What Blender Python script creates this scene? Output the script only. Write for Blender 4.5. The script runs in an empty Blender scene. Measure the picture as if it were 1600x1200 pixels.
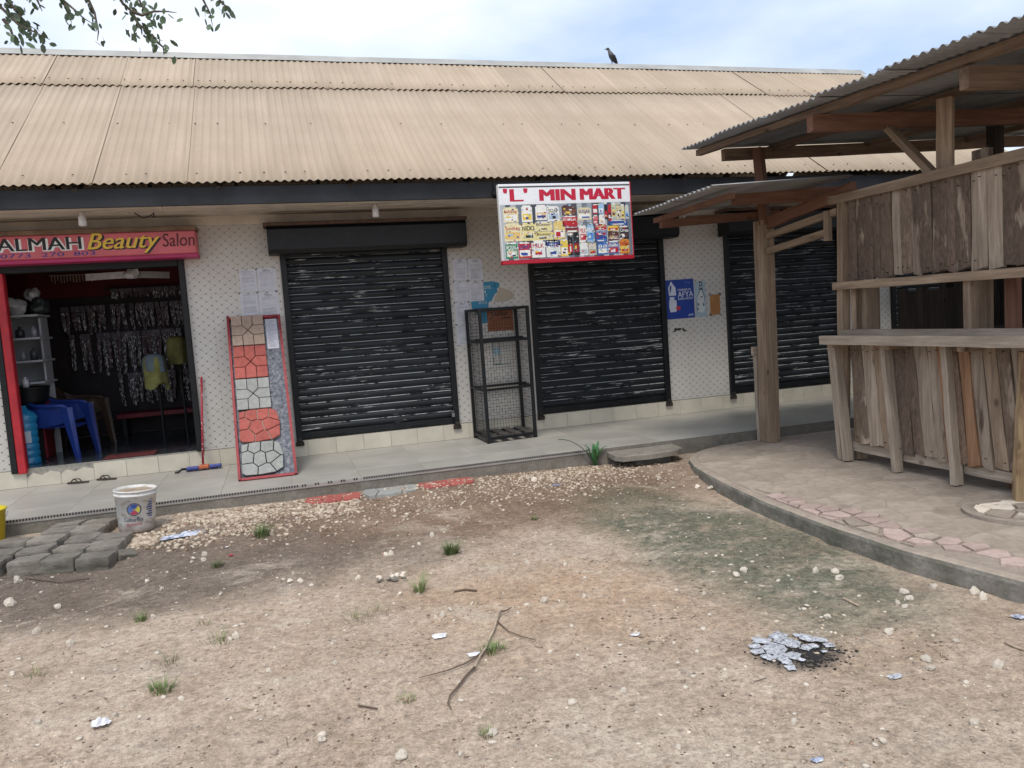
import bpy, math, random
import numpy as np
from mathutils import Vector, Matrix, noise
RND = random.Random(7)
S = bpy.context.scene
COL = S.collection
# ------------------------------------------------------------------ camera
PI_, RO_, YA_, FPX, CD, CH = 0.08528, -0.06911, 0.2840, 1226.2, 8.739, 1.35
fw = Vector((math.sin(YA_)*math.cos(PI_), math.cos(YA_)*math.cos(PI_), -math.sin(PI_)))
r0 = Vector((math.cos(YA_), -math.sin(YA_), 0)); u0 = r0.cross(fw)
ri = math.cos(RO_)*r0 + math.sin(RO_)*u0
up = -math.sin(RO_)*r0 + math.cos(RO_)*u0
cam = bpy.data.objects.new('camera', bpy.data.cameras.new('camera')); COL.objects.link(cam)
CAMP = Vector((0, -CD, CH))
M = Matrix((ri, up, -fw)).transposed().to_4x4(); M.translation = CAMP
cam.matrix_world = M
cam.data.sensor_width = 36; cam.data.lens = FPX/1600*36
cam.data.clip_start = 0.05; cam.data.clip_end = 2000
S.camera = cam
# ------------------------------------------------------------------ world, sun, exposure
SUN_EL, SUN_AZ = math.radians(62), math.radians(205)   # azimuth measured from +Y clockwise
W_ = bpy.data.worlds.new('World'); S.world = W_; W_.use_nodes = True
t = W_.node_tree; t.nodes.clear()
def wn(ty, **k):
    n = t.nodes.new(ty)
    for a, b in k.items(): setattr(n, a, b)
    return n
out = wn('ShaderNodeOutputWorld'); bg = wn('ShaderNodeBackground')
sky = wn('ShaderNodeTexSky', sky_type='NISHITA', sun_disc=False, sun_elevation=SUN_EL, sun_rotation=SUN_AZ)
sky.air_density = 1.0; sky.dust_density = 2.0
tc = wn('ShaderNodeTexCoord'); mp = wn('ShaderNodeMapping'); mp.inputs['Scale'].default_value = (1.0, 1.0, 2.6)
mp.inputs['Location'].default_value = (0.35, 0.1, 0.2)
nz = wn('ShaderNodeTexNoise'); nz.inputs['Scale'].default_value = 2.1; nz.inputs['Detail'].default_value = 5; nz.inputs['Roughness'].default_value = .5
rp = wn('ShaderNodeValToRGB'); rp.color_ramp.elements[0].position = .34; rp.color_ramp.elements[1].position = .62
mx = wn('ShaderNodeMix', data_type='RGBA'); mx2 = wn('ShaderNodeMix', data_type='RGBA')
mx2.inputs[0].default_value = .75; mx2.inputs[7].default_value = (5.2, 6.6, 9.3, 1)   # thin high haze over blue
mx.inputs[7].default_value = (8.6, 9.0, 9.7, 1)                                       # white cloud
L = t.links.new
L(tc.outputs['Generated'], mp.inputs[0]); L(mp.outputs[0], nz.inputs[0]); L(nz.outputs[0], rp.inputs[0])
L(sky.outputs[0], mx2.inputs[6]); L(mx2.outputs[2], mx.inputs[6]); L(rp.outputs[0], mx.inputs[0])
L(mx.outputs[2], bg.inputs[0]); bg.inputs[1].default_value = 0.10
L(bg.outputs[0], out.inputs[0])
sd = bpy.data.lights.new('sun', 'SUN'); sun = bpy.data.objects.new('sun', sd); COL.objects.link(sun)
sd.energy = 1.9; sd.angle = math.radians(18); sd.color = (1, .95, .88)
dirv = Vector((math.sin(SUN_AZ)*math.cos(SUN_EL), math.cos(SUN_AZ)*math.cos(SUN_EL), math.sin(SUN_EL)))
sun.rotation_euler = dirv.to_track_quat('Z', 'Y').to_euler()
S.view_settings.view_transform = 'Standard'; S.view_settings.look = 'None'
S.view_settings.exposure = 0.38; S.view_settings.gamma = 1.0; S.view_settings.use_curve_mapping = False

# ------------------------------------------------------------------ helpers
def ray(x, y):
    return fw + ri*(x-800)/FPX + up*(600-y)/FPX
def PT(x, y, ax, v):
    "point of the plane axis=v seen at photo pixel x, y"
    d = ray(x, y); return CAMP + d*((v-CAMP[ax])/d[ax])
def hz(seed, a=0., b=1.):
    return a + (b-a)*random.Random(seed).random()
def smooth(t):
    t = max(0., min(1., t)); return t*t*(3-2*t)
def gz(x, y):
    "ground height"
    z = -0.12 - 0.10*smooth((-1.7-y)/1.6) - 0.04*smooth((x-1.9)/1.2)*smooth((y+2.5)/.9)
    z += .010*smooth(1-abs(y+6.3-.25*(x-1.2))/.12)*-1 + .010*smooth(1-abs(y+5.6-.35*(x-.4))/.10)*-1
    z += 0.004*noise.noise(Vector((x*9, y*9, 7)))
    z += 0.018*noise.noise(Vector((x*.9, y*.9, 0))) + 0.011*noise.noise(Vector((x*3.2, y*3.8, 3)))
    return z
def GP(x, y):
    "ground point seen at a photo pixel"
    z = -.2
    for _ in range(6):
        p = PT(x, y, 2, z); z = gz(p.x, p.y)
    return Vector((p.x, p.y, z))

class G:
    "small node-graph helper for one material"
    def __init__(s, name, rough=.8, metal=0., spec=.5):
        s.m = bpy.data.materials.new(name); s.m.use_nodes = True; s.t = s.m.node_tree
        s.b = s.t.nodes['Principled BSDF']; s.set('Roughness', rough); s.set('Metallic', metal); s.set('Specular IOR Level', spec)
        s.tc = s.t.nodes.new('ShaderNodeTexCoord'); s.oi = s.t.nodes.new('ShaderNodeObjectInfo')
        s.obj = s.tc.outputs['Object']; s.rand = s.oi.outputs['Random']
    def plug(s, sock, v):
        if isinstance(v, bpy.types.NodeSocket): s.t.links.new(v, sock)
        elif isinstance(v, (tuple, list)) and len(v) == 3 and sock.type == 'RGBA': sock.default_value = (*v, 1)
        else: sock.default_value = v
    def set(s, k, v): s.plug(s.b.inputs[k], v)
    def math(s, op, a, b=0., c=0., clamp=False):
        n = s.t.nodes.new('ShaderNodeMath'); n.operation = op; n.use_clamp = clamp
        s.plug(n.inputs[0], a); s.plug(n.inputs[1], b); s.plug(n.inputs[2], c); return n.outputs[0]
    def vec(s, v=None, scale=(1, 1, 1), loc=(0, 0, 0), rnd=0., rot=(0, 0, 0)):
        n = s.t.nodes.new('ShaderNodeMapping'); s.plug(n.inputs[0], v or s.obj)
        n.inputs['Scale'].default_value = scale; n.inputs['Rotation'].default_value = rot
        if rnd:
            q = s.math('MULTIPLY', s.rand, rnd); c = s.t.nodes.new('ShaderNodeCombineXYZ')
            for i in range(3): s.plug(c.inputs[i], q)
            s.plug(n.inputs['Location'], c.outputs[0])
        else: n.inputs['Location'].default_value = loc
        return n.outputs[0]
    def noise(s, v=None, scale=5., detail=4., rough=.55, dist=0., col=False):
        n = s.t.nodes.new('ShaderNodeTexNoise'); s.plug(n.inputs['Vector'], v or s.obj)
        n.inputs['Scale'].default_value = scale; n.inputs['Detail'].default_value = detail
        n.inputs['Roughness'].default_value = rough; n.inputs['Distortion'].default_value = dist
        return n.outputs[1 if col else 0]
    def vor(s, v=None, scale=5., feat='F1', rnd=1.):
        n = s.t.nodes.new('ShaderNodeTexVoronoi'); n.feature = feat; s.plug(n.inputs['Vector'], v or s.obj)
        n.inputs['Scale'].default_value = scale; n.inputs['Randomness'].default_value = rnd; return n
    def ramp(s, f, els, interp='LINEAR'):
        n = s.t.nodes.new('ShaderNodeValToRGB'); s.plug(n.inputs[0], f); r = n.color_ramp; r.interpolation = interp
        while len(r.elements) < len(els): r.elements.new(.5)
        for e, (p, c) in zip(r.elements, els):
            e.position = p; e.color = (*c, 1) if isinstance(c, (tuple, list)) else (c, c, c, 1)
        return n.outputs[0]
    def mix(s, f, a, b, mode='MIX'):
        n = s.t.nodes.new('ShaderNodeMix'); n.data_type = 'RGBA'; n.blend_type = mode
        s.plug(n.inputs[0], f); s.plug(n.inputs[6], a); s.plug(n.inputs[7], b); return n.outputs[2]
    def sep(s, v=None):
        n = s.t.nodes.new('ShaderNodeSeparateXYZ'); s.plug(n.inputs[0], v or s.obj); return n.outputs
    def bump(s, h, strength=.4, dist=.01):
        n = s.t.nodes.new('ShaderNodeBump'); s.plug(n.inputs['Height'], h)
        n.inputs['Strength'].default_value = strength; n.inputs['Distance'].default_value = dist
        s.plug(s.b.inputs['Normal'], n.outputs[0]); return n.outputs[0]
    def val(s, col, v):
        n = s.t.nodes.new('ShaderNodeHueSaturation'); s.plug(n.inputs['Color'], col); s.plug(n.inputs['Value'], v); return n.outputs[0]

_mc = {}
def flat(c, rough=.6, metal=0., var=.12, sc=8., bump=0., rnd=0., name=None, spec=.4):
    key = (c, rough, metal, var, sc, bump, rnd)
    if key in _mc: return _mc[key]
    g = G(name or 'paint', rough, metal, spec)
    n = g.noise(g.vec(rnd=7.), sc, 5, .6)
    lo = tuple(x*(1-var*1.6) for x in c); hi = tuple(min(1, x*(1+var*1.3)) for x in c)
    col = g.ramp(n, [(.3, lo), (.7, hi)])
    if rnd: col = g.val(col, g.math('MULTIPLY_ADD', g.rand, rnd*2, 1-rnd))
    g.set('Base Color', col)
    if bump: g.bump(g.noise(g.vec(rnd=3.), sc*4, 6, .6), .6, bump)
    _mc[key] = g.m; return g.m
def prnt(c):  # printed ink / vinyl
    return flat(c, .45, 0., .04, 20., name='print')

class MB:
    def __init__(s): s.v = []; s.f = []; s.mi = []
    def add(s, vs, fs, m=0, mtx=None):
        o = len(s.v); s.v += [tuple(mtx @ Vector(p)) if mtx else tuple(p) for p in vs]
        s.f += [tuple(i+o for i in f) for f in fs]; s.mi += [m]*len(fs); return s
    def box(s, x0, x1, y0, y1, z0, z1, m=0, mtx=None):
        vs = [(x, y, z) for x in (x0, x1) for y in (y0, y1) for z in (z0, z1)]
        fs = [(0, 1, 3, 2), (4, 6, 7, 5), (0, 4, 5, 1), (2, 3, 7, 6), (0, 2, 6, 4), (1, 5, 7, 3)]
        return s.add(vs, fs, m, mtx)
    def bar(s, a, b, w, h=None, m=0, roll=0.):
        a = Vector(a); b = Vector(b); h = h or w; d = b-a
        q = d.to_track_quat('Z', 'Y').to_matrix().to_4x4(); q.translation = a
        if roll: q = q @ Matrix.Rotation(roll, 4, 'Z')
        return s.box(-w/2, w/2, -h/2, h/2, 0, d.length, m, q)
    def tube(s, pts, r, n=6, m=0, caps=True):
        pts = [Vector(p) for p in pts]; rs = r if isinstance(r, (list, tuple)) else [r]*len(pts)
        o = len(s.v); prev = None
        for i, p in enumerate(pts):
            d = (pts[min(i+1, len(pts)-1)]-pts[max(i-1, 0)]); d.normalize()
            x = (prev - d*prev.dot(d)) if prev else d.orthogonal()
            x.normalize(); prev = x; y = d.cross(x)
            for k in range(n):
                a = 2*math.pi*k/n; s.v.append(tuple(p + (x*math.cos(a)+y*math.sin(a))*rs[i]))
        for i in range(len(pts)-1):
            for k in range(n):
                a = o+i*n+k; b = o+i*n+(k+1) % n
                s.f.append((a, b, b+n, a+n)); s.mi.append(m)
        if caps:
            s.f.append(tuple(o+k for k in range(n-1, -1, -1))); s.mi.append(m)
            s.f.append(tuple(o+(len(pts)-1)*n+k for k in range(n))); s.mi.append(m)
        return s
    def lathe(s, prof, n=24, c=(0, 0, 0), m=0, mtx=None, close=False):
        vs = []; fs = []
        for r, z in prof:
            for k in range(n):
                a = 2*math.pi*k/n; vs.append((c[0]+r*math.cos(a), c[1]+r*math.sin(a), c[2]+z))
        for i in range(len(prof)-1):
            for k in range(n):
                a = i*n+k; b = i*n+(k+1) % n; fs.append((a, b, b+n, a+n))
        if close:
            fs.append(tuple(range(n-1, -1, -1))); fs.append(tuple((len(prof)-1)*n+k for k in range(n)))
        return s.add(vs, fs, m, mtx)
    def prism(s, poly, z0, z1, m=0, mtx=None, inset=0.):
        n = len(poly); vs = [(x, y, z0) for x, y in poly]
        if inset:
            cx = sum(p[0] for p in poly)/n; cy = sum(p[1] for p in poly)/n
            vs += [(x, y, z1-inset) for x, y in poly]
            tp = []
            for x, y in poly:
                d = math.hypot(x-cx, y-cy) or 1; k = max(.5, 1-inset*1.5/d); tp.append((cx+(x-cx)*k, cy+(y-cy)*k, z1))
            vs += tp; lay = 3
        else: vs += [(x, y, z1) for x, y in poly]; lay = 2
        fs = [tuple(range(n-1, -1, -1)), tuple((lay-1)*n+k for k in range(n))]
        for l in range(lay-1):
            for k in range(n):
                a = l*n+k; b = l*n+(k+1) % n; fs.append((a, b, b+n, a+n))
        return s.add(vs, fs, m, mtx)
    def mesh(s, name, off=(0, 0, 0), smooth=False):
        me = bpy.data.meshes.new(name); o = Vector(off)
        me.from_pydata([(a-o.x, b-o.y, c-o.z) for a, b, c in s.v], [], s.f); me.update()
        if max(s.mi or [0]): me.polygons.foreach_set('material_index', s.mi)
        if smooth: me.polygons.foreach_set('use_smooth', [True]*len(me.polygons))
        return me
    def build(s, name, mats, parent=None, smooth=False, bevel=0., label=None, cat=None, group=None, kind=None, origin=None):
        off = wpos(parent) if parent else Vector(origin if origin is not None else (0, 0, 0))
        me = s.mesh(name, off, smooth)
        for m in (mats if isinstance(mats, (list, tuple)) else [mats]): me.materials.append(m)
        o = link(name, me, parent); o.location = (0, 0, 0) if parent else off
        if bevel:
            b = o.modifiers.new('bevel', 'BEVEL'); b.width = bevel; b.segments = 1; b.limit_method = 'ANGLE'
        return tag(o, label, cat, group, kind)
def tag(o, label=None, cat=None, group=None, kind=None):
    if label: o['label'] = label
    if cat: o['category'] = cat
    if group: o['group'] = group
    if kind: o['kind'] = kind
    return o
def link(name, data, parent=None):
    o = bpy.data.objects.new(name, data); COL.objects.link(o)
    if parent: o.parent = parent
    return o
def wpos(o):
    v = Vector((0, 0, 0))
    while o: v = v + o.location; o = o.parent
    return v
def thing(name, label, cat, loc=(0, 0, 0), group=None):
    o = link(name, None); o.location = loc; o.empty_display_size = .1
    return tag(o, label, cat, group)
def inst(name, me, loc, parent=None, rot=None, scale=None, **k):
    o = link(name, me, parent); o.location = Vector(loc) - (wpos(parent) if parent else Vector())
    if rot is not None: o.rotation_euler = rot
    if scale is not None: o.scale = scale
    return tag(o, **k)
def kids(o): return [c for c in bpy.data.objects if c.parent == o]
def dup(o, loc=None, rz=None, label=None, parent=None, group=None):
    c = o.copy(); COL.objects.link(c)
    if parent: c.parent = parent
    if loc is not None: c.location = loc
    if rz is not None: c.rotation_euler[2] = rz
    if label: c['label'] = label
    if group: c['group'] = group
    for k in kids(o): dup(k, parent=c)
    return c
def text_mesh(s, bold=0., shear=0., ext=0.):
    c = bpy.data.curves.new('lettering', 'FONT'); c.body = s; c.offset = bold; c.shear = shear; c.extrude = ext
    c.resolution_u = 3; o = bpy.data.objects.new('lettering', c); COL.objects.link(o)
    bpy.context.view_layer.update()
    me = bpy.data.meshes.new_from_object(o.evaluated_get(bpy.context.evaluated_depsgraph_get()))
    vs = [tuple(v.co) for v in me.vertices]; fs = [tuple(p.vertices) for p in me.polygons]
    bpy.data.objects.remove(o); bpy.data.curves.remove(c); bpy.data.meshes.remove(me)
    return vs, fs
_tc = {}
def put_text(mb, s, u0, v0, u1, v1, d, m=0, bold=0., shear=0., frame=None):
    "text fitted into the rectangle u0..u1, v0..v1 of a frame (u, v, depth) -> point"
    k = (s, 0, shear)
    if k not in _tc: _tc[k] = text_mesh(*k)
    vs, fs = _tc[k]
    if not vs: return
    xs = [p[0] for p in vs]; ys = [p[1] for p in vs]; a, b = min(xs), max(xs); c, e = min(ys), max(ys)
    offs = [0] if bold < .018 else ([-.5, 0, .5] if bold < .04 else [-2.2, -1.1, 0, 1.1, 2.2])
    for q, o in enumerate(offs):
        du = o*(u1-u0)*.016/max(1, len(s)/3.2)
        mb.add([frame(u0+du+(p[0]-a)/(b-a)*(u1-u0), v0+(p[1]-c)/(e-c)*(v1-v0), d+q*.00015) for p in vs], fs, m)
def wallframe(x0, z0, y):     # u to the right, v up, depth towards the viewer
    return lambda u, v, d: (x0+u, y-d, z0+v)
def rect(mb, fr, u0, v0, u1, v1, d, m=0):
    mb.add([fr(u0, v0, d), fr(u1, v0, d), fr(u1, v1, d), fr(u0, v1, d)], [(0, 1, 2, 3)], m)
def clip(poly, nx, ny, c):
    out = []
    for i in range(len(poly)):
        a = poly[i]; b = poly[(i+1) % len(poly)]; da = nx*a[0]+ny*a[1]-c; db = nx*b[0]+ny*b[1]-c
        if da <= 0: out.append(a)
        if da*db < 0:
            q = da/(da-db); out.append((a[0]+(b[0]-a[0])*q, a[1]+(b[1]-a[1])*q))
    return out
def cells(seeds, bounds, gap, reach):
    res = []
    for i, s in enumerate(seeds):
        p = list(bounds)
        for j, q in enumerate(seeds):
            if i == j: continue
            dx, dy = q[0]-s[0], q[1]-s[1]; dd = math.hypot(dx, dy)
            if dd > reach: continue
            nx, ny = dx/dd, dy/dd
            p = clip(p, nx, ny, nx*(s[0]+q[0])/2+ny*(s[1]+q[1])/2-gap/2)
            if len(p) < 3: break
        if len(p) >= 3:
            ar = abs(sum(p[k][0]*p[(k+1) % len(p)][1]-p[(k+1) % len(p)][0]*p[k][1] for k in range(len(p))))/2
            if ar > .0008: res.append(p)
    return res
_wood_seed = [0]
def plank(name, a, b, w, t, mat, parent, rough=0.0, seg=6, roll=0., label=None, taper=1., sag=0.):
    "a sawn or rough member from a to b; its grain follows its own length"
    a = Vector(a); b = Vector(b); L_ = (b-a).length; _wood_seed[0] += 1; sd_ = _wood_seed[0]*3.7
    q = (b-a).to_track_quat('Z', 'X'); q = q @ Matrix.Rotation(roll, 4, 'Z').to_quaternion()
    vs = []; fs = []
    for i in range(seg+1):
        z = L_*i/seg; k = 1-(1-taper)*i/seg
        e0 = rough*noise.noise(Vector((sd_, z*3.1, 0))); e1 = rough*noise.noise(Vector((sd_+9, z*3.1, 5)))
        ft = rough*.35*noise.noise(Vector((sd_+20, z*4, 5))); s_ = sag*math.sin(math.pi*i/seg)
        zz = z
        for x, y, dz in ((-w/2*k+e0, -t/2+ft+s_, 0), (w/2*k+e1, -t/2+ft+s_, 0), (w/2*k+e1, t/2+ft+s_, 0), (-w/2*k+e0, t/2+ft+s_, 0)):
            d2 = 0
            if i in (0, seg) and rough: d2 = rough*1.2*noise.noise(Vector((sd_+x*30, i, 2)))
            vs.append((x, y, zz+d2))
    for i in range(seg):
        for k in range(4):
            p = i*4+k; n = i*4+(k+1) % 4; fs.append((p, n, n+4, p+4))
    fs += [(3, 2, 1, 0), tuple(seg*4+k for k in range(4))]
    me = bpy.data.meshes.new(name); me.from_pydata(vs, [], fs); me.update(); me.materials.append(mat)
    o = link(name, me, parent); o.location = a-(wpos(parent) if parent else Vector()); o.rotation_euler = q.to_euler()
    if label: o['label'] = label
    return o
def blob(r=1., seed=0, sub=2, rough=.25, flat_=1.):
    "irregular pebble mesh data (verts, faces)"
    import bmesh
    bm = bmesh.new(); bmesh.ops.create_icosphere(bm, subdivisions=sub, radius=1)
    for v in bm.verts:
        n = 1+rough*1.6*noise.noise(v.co*1.3+Vector((seed*7.1, 0, 0)))+rough*.6*noise.noise(v.co*3+Vector((0, seed*3.3, 0)))
        v.co = v.co*n*r; v.co.z *= flat_
    vs = [tuple(v.co) for v in bm.verts]; fs = [tuple(v.index for v in f.verts) for f in bm.faces]; bm.free()
    return vs, fs

# ------------------------------------------------------------------ materials
def m_ground():
    g = G('earth', .95, spec=.2); o = g.obj
    x, y, z = g.sep()
    big = g.noise(o, .8, 4, .6, .3); mid = g.noise(o, 3.2, 6, .65, .4); fine = g.noise(o, 24, 6, .75); vf = g.noise(o, 110, 3, .7)
    col = g.ramp(mid, [(.3, (.40, .31, .228)), (.52, (.50, .40, .31)), (.72, (.58, .485, .39))])
    # orange sandy earth in the middle
    col = g.mix(g.math('MULTIPLY', g.ramp(g.noise(g.vec(loc=(3, 7, 0)), 1.1, 3), [(.45, 0.), (.62, 1.)]), .25), col, (.42, .29, .195))
    def ell(cx, cy, rx, ry, rot=0., lo=.6, hi=1.2, wob=.9):
        v = g.vec(loc=(-cx, -cy, 0))
        m1 = g.vec(v, rot=(0, 0, rot)); m2 = g.vec(m1, scale=(1/rx, 1/ry, 0))
        n = g.t.nodes.new('ShaderNodeVectorMath'); n.operation = 'LENGTH'; g.plug(n.inputs[0], m2)
        d = g.math('ADD', n.outputs['Value'], g.math('MULTIPLY', g.math('SUBTRACT', g.noise(o, 1.7, 5, .65), .5), wob))
        return g.ramp(d, [(lo, 1.), (hi, 0.)])
    col = g.mix(g.math('MULTIPLY', ell(1.35, -4.7, 1.15, .95, .2, .3, 1.15, 1.1), .6), col, g.ramp(mid, [(.3, (.43, .27, .165)), (.7, (.57, .40, .27))]))
    dk = ell(-.9, -2.95, 2.5, 1.15, .05, .55, 1.1)
    col = g.mix(g.math('MULTIPLY', dk, .92), col, g.ramp(mid, [(.3, (.135, .105, .083)), (.7, (.225, .18, .145))]))
    br = ell(1.7, -2.3, 2.7, 1.15, .0, .55, 1.2)
    col = g.mix(g.math('MULTIPLY', br, .88), col, g.ramp(mid, [(.3, (.16, .105, .07)), (.7, (.29, .20, .14))]))
    gr = ell(2.66, -4.35, .78, 1.75, .0, .6, 1.15, .9)
    gm = g.math('MULTIPLY', gr, g.ramp(g.noise(o, 5, 6, .75), [(.32, .25), (.50, 1.)]))
    col = g.mix(g.math('MULTIPLY', gm, .8), col, g.ramp(fine, [(.3, (.055, .082, .055)), (.7, (.15, .165, .115))]))
    gr2 = ell(2.6, -2.9, .75, .5, 0, .2, 1.1, 1.4)
    col = g.mix(g.math('MULTIPLY', gr2, .5), col, (.12, .13, .09))
    tv = g.noise(g.vec(loc=(11, 3, 2), scale=(1, 1.5, 1)), 1.6, 6, .7, .6)
    col = g.mix(g.ramp(tv, [(.54, 0.), (.68, .4)]), col, (.27, .215, .17))
    col = g.mix(g.ramp(tv, [(.30, .6), (.44, 0.)]), col, (.60, .51, .405))
    pale = ell(1.3, -6.6, 1.2, .8, .3, .3, 1.2, 1.3)
    col = g.mix(g.math('MULTIPLY', pale, .45), col, (.56, .48, .39))
    ash = ell(2.06, -5.88, .22, .17, 0, .55, 1.1, .9)
    col = g.mix(g.math('MULTIPLY', ash, .75), col, (.035, .033, .034))
    col = g.mix(.7, col, g.ramp(fine, [(.28, .2), (.5, .5), (.72, .8)]), 'OVERLAY')
    col = g.mix(.5, col, g.ramp(g.noise(o, 70, 5, .8), [(.35, .22), (.5, .5), (.65, .78)]), 'OVERLAY')
    sp = g.vor(o, 55, 'F1').outputs[0]
    col = g.mix(g.math('MULTIPLY', g.ramp(sp, [(.10, 1.), (.17, 0.)]), g.ramp(g.noise(o, 9, 2), [(.46, 0.), (.56, .85)])), col, (.70, .63, .53))
    sp2 = g.vor(g.vec(loc=(5, 2, 1)), 38, 'F1').outputs[0]
    col = g.mix(g.math('MULTIPLY', g.ramp(sp2, [(.09, 1.), (.16, 0.)]), g.ramp(g.noise(g.vec(loc=(1, 9, 0)), 7, 2), [(.5, 0.), (.62, .8)])), col, (.075, .055, .04))
    g.set('Base Color', col)
    h = g.math('ADD', g.math('MULTIPLY', fine, .6), g.math('MULTIPLY', vf, .25))
    h = g.math('ADD', h, g.math('MULTIPLY', mid, 1.2))
    g.bump(h, 1., .035); return g.m
def m_tileprint():
    g = G('printed_wall_tile', .32, spec=.5); x, y, z = g.sep()
    wob = g.math('MULTIPLY', g.noise(g.obj, 3, 2), .12)
    a = g.math('ADD', g.math('DIVIDE', x, .098), wob); b = g.math('DIVIDE', z, .082)
    def near(e, w0, w1):
        f = g.math('ABSOLUTE', g.math('SUBTRACT', g.math('FRACT', e), .5))
        return g.ramp(f, [(w0, 1.), (w1, 0.)])
    u = g.math('ADD', a, b); v = g.math('SUBTRACT', a, b)
    lu, lv = near(u, .012, .045), near(v, .012, .045)
    line = g.math('MAXIMUM', lu, lv); dot = g.math('MULTIPLY', near(u, .075, .11), near(v, .075, .11))
    base = g.ramp(g.noise(g.obj, 1.4, 5, .6), [(.3, (.52, .495, .455)), (.7, (.61, .585, .54))])
    # browner towards the top: shade under the soffit painted in together with dust
    shade_dust = g.math('MULTIPLY', g.ramp(g.math('ADD', z, g.math('MULTIPLY', g.noise(g.obj, 2.2, 5, .7), 1.1)), [(2.0/4, 0.), (3.1/4, 1.)]), .0)
    jz = g.math('ABSOLUTE', g.math('SUBTRACT', g.math('FRACT', g.math('DIVIDE', z, .4)), .5))
    jx = g.math('ABSOLUTE', g.math('SUBTRACT', g.math('FRACT', g.math('DIVIDE', x, .25)), .5))
    jt = g.math('MAXIMUM', g.ramp(jz, [(.004, 1.), (.008, 0.)]), g.ramp(jx, [(.006, 1.), (.012, 0.)]))
    col = g.mix(g.math('MULTIPLY', g.math('MULTIPLY', line, g.ramp(g.noise(g.obj, 60, 2), [(.35, .4), (.6, 1.)])), .42), base, (.16, .15, .14))
    col = g.mix(g.math('MULTIPLY', dot, .9), col, (.035, .03, .03))
    col = g.mix(g.math('MULTIPLY', jt, .35), col, (.22, .2, .17))
    zz = g.math('MULTIPLY', z, .33); top = g.ramp(g.math('ADD', zz, g.math('MULTIPLY', g.noise(g.vec(scale=(3, 3, 1)), 1.5, 4), .12)), [(.62, 0.), (.84, .38)])  # soffit shade and dust both put into the colour near the wall top
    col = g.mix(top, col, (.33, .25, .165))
    g.set('Base Color', col); g.bump(jt, -.4, .003); return g.m
def m_corr(name, lo, hi, rust, amt, rough=.55, metal=.0):
    g = G(name, rough, metal, .35)
    n = g.noise(g.vec(scale=(6, .5, .5), rnd=11.), 1.1, 5, .6); n2 = g.noise(g.obj, 1.1, 4, .6)
    col = g.ramp(n, [(.3, lo), (.7, hi)])
    col = g.mix(g.math('MULTIPLY', g.ramp(n2, [(.45, 0.), (.7, 1.)]), amt), col, rust)
    col = g.val(col, g.math('MULTIPLY_ADD', g.rand, .12, .94))
    sp = g.ramp(g.noise(g.obj, 26, 3, .7), [(.68, 0.), (.74, .5)])
    col = g.mix(sp, col, tuple(c*.45 for c in rust)); g.set('Base Color', col)
    g.bump(g.noise(g.obj, 40, 3), .15, .003); return g.m
def m_slat():
    g = G('black_shutter_paint', .5, .0, .25); x, y, z = g.sep()
    v = g.vec(scale=(.7, 1, 11), rnd=40.)
    n = g.noise(v, 4, 6, .72)
    ch = g.ramp(n, [(.60, 0.), (.61, 1.)])
    e = g.ramp(g.math('MULTIPLY_ADD', z, 12.4, .5), [(.0, .5), (.03, .0), (.90, .0), (.93, 1.)])   # wear sits on the slat's proud edges
    m2 = g.ramp(g.noise(g.vec(scale=(.8, 1, 1), rnd=17.), 4.5, 6, .8), [(.44, 0.), (.50, 1.)])
    chip = g.math('MAXIMUM', g.math('MULTIPLY', e, m2), g.math('MULTIPLY', ch, g.ramp(g.noise(g.vec(rnd=5.), 1.6, 3), [(.50, 0.), (.56, 1.)])))
    base = g.ramp(g.noise(g.vec(scale=(1, 1, 4), rnd=9.), 2.5, 5), [(.3, (.008, .010, .012)), (.75, (.024, .028, .032))])
    col = g.mix(g.math('MULTIPLY', chip, .8), base, (.62, .63, .62))
    g.set('Base Color', col); g.set('Roughness', g.math('MULTIPLY_ADD', chip, .35, .4)); return g.m
def m_wood(name, a, b, bark=.0, barkc=(.125, .09, .065), rnd=.22, fine=1.):
    g = G(name, .85, spec=.25)
    v = g.vec(scale=(13, 13, .9), rnd=23.); n = g.noise(v, 2.2, 7, .68, .5); n2 = g.noise(g.vec(scale=(2, 2, 1), rnd=9.), 2.3, 4, .6)
    col = g.ramp(n, [(.25, tuple(c*.52 for c in a)), (.45, a), (.72, b)])
    col = g.mix(g.math('MULTIPLY', g.ramp(n2, [(.4, 0.), (.65, 1.)]), .4), col, tuple(c*.6 for c in a))
    kn = g.ramp(g.vor(g.vec(scale=(1, 1, .6), rnd=31.), 4.5).outputs[0], [(.05, 1.), (.11, 0.)])
    col = g.mix(g.math('MULTIPLY', kn, .7), col, tuple(c*.25 for c in a))
    h = n
    if bark:
        bn = g.noise(g.vec(scale=(3, 3, .8), rnd=51.), 1.6, 4, .6, .6)
        th = g.math('ADD', bn, g.math('MULTIPLY', g.math('SUBTRACT', g.rand, .5), .45))
        bm_ = g.ramp(th, [(.62-bark, 0.), (.68-bark, .9)])
        bt = g.noise(g.vec(scale=(5, 5, 1.6), rnd=3.), 7, 6, .75, 1.2)
        bc = g.ramp(bt, [(.3, tuple(c*.45 for c in barkc)), (.7, tuple(c*2. for c in barkc))])
        col = g.mix(bm_, col, bc); h = g.math('ADD', n, g.math('MULTIPLY', bm_, g.math('MULTIPLY', bt, 1.8)))
    col = g.val(col, g.math('MULTIPLY_ADD', g.rand, rnd*2, 1-rnd))
    g.set('Base Color', col); g.bump(h, .9, .007*fine); return g.m
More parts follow.
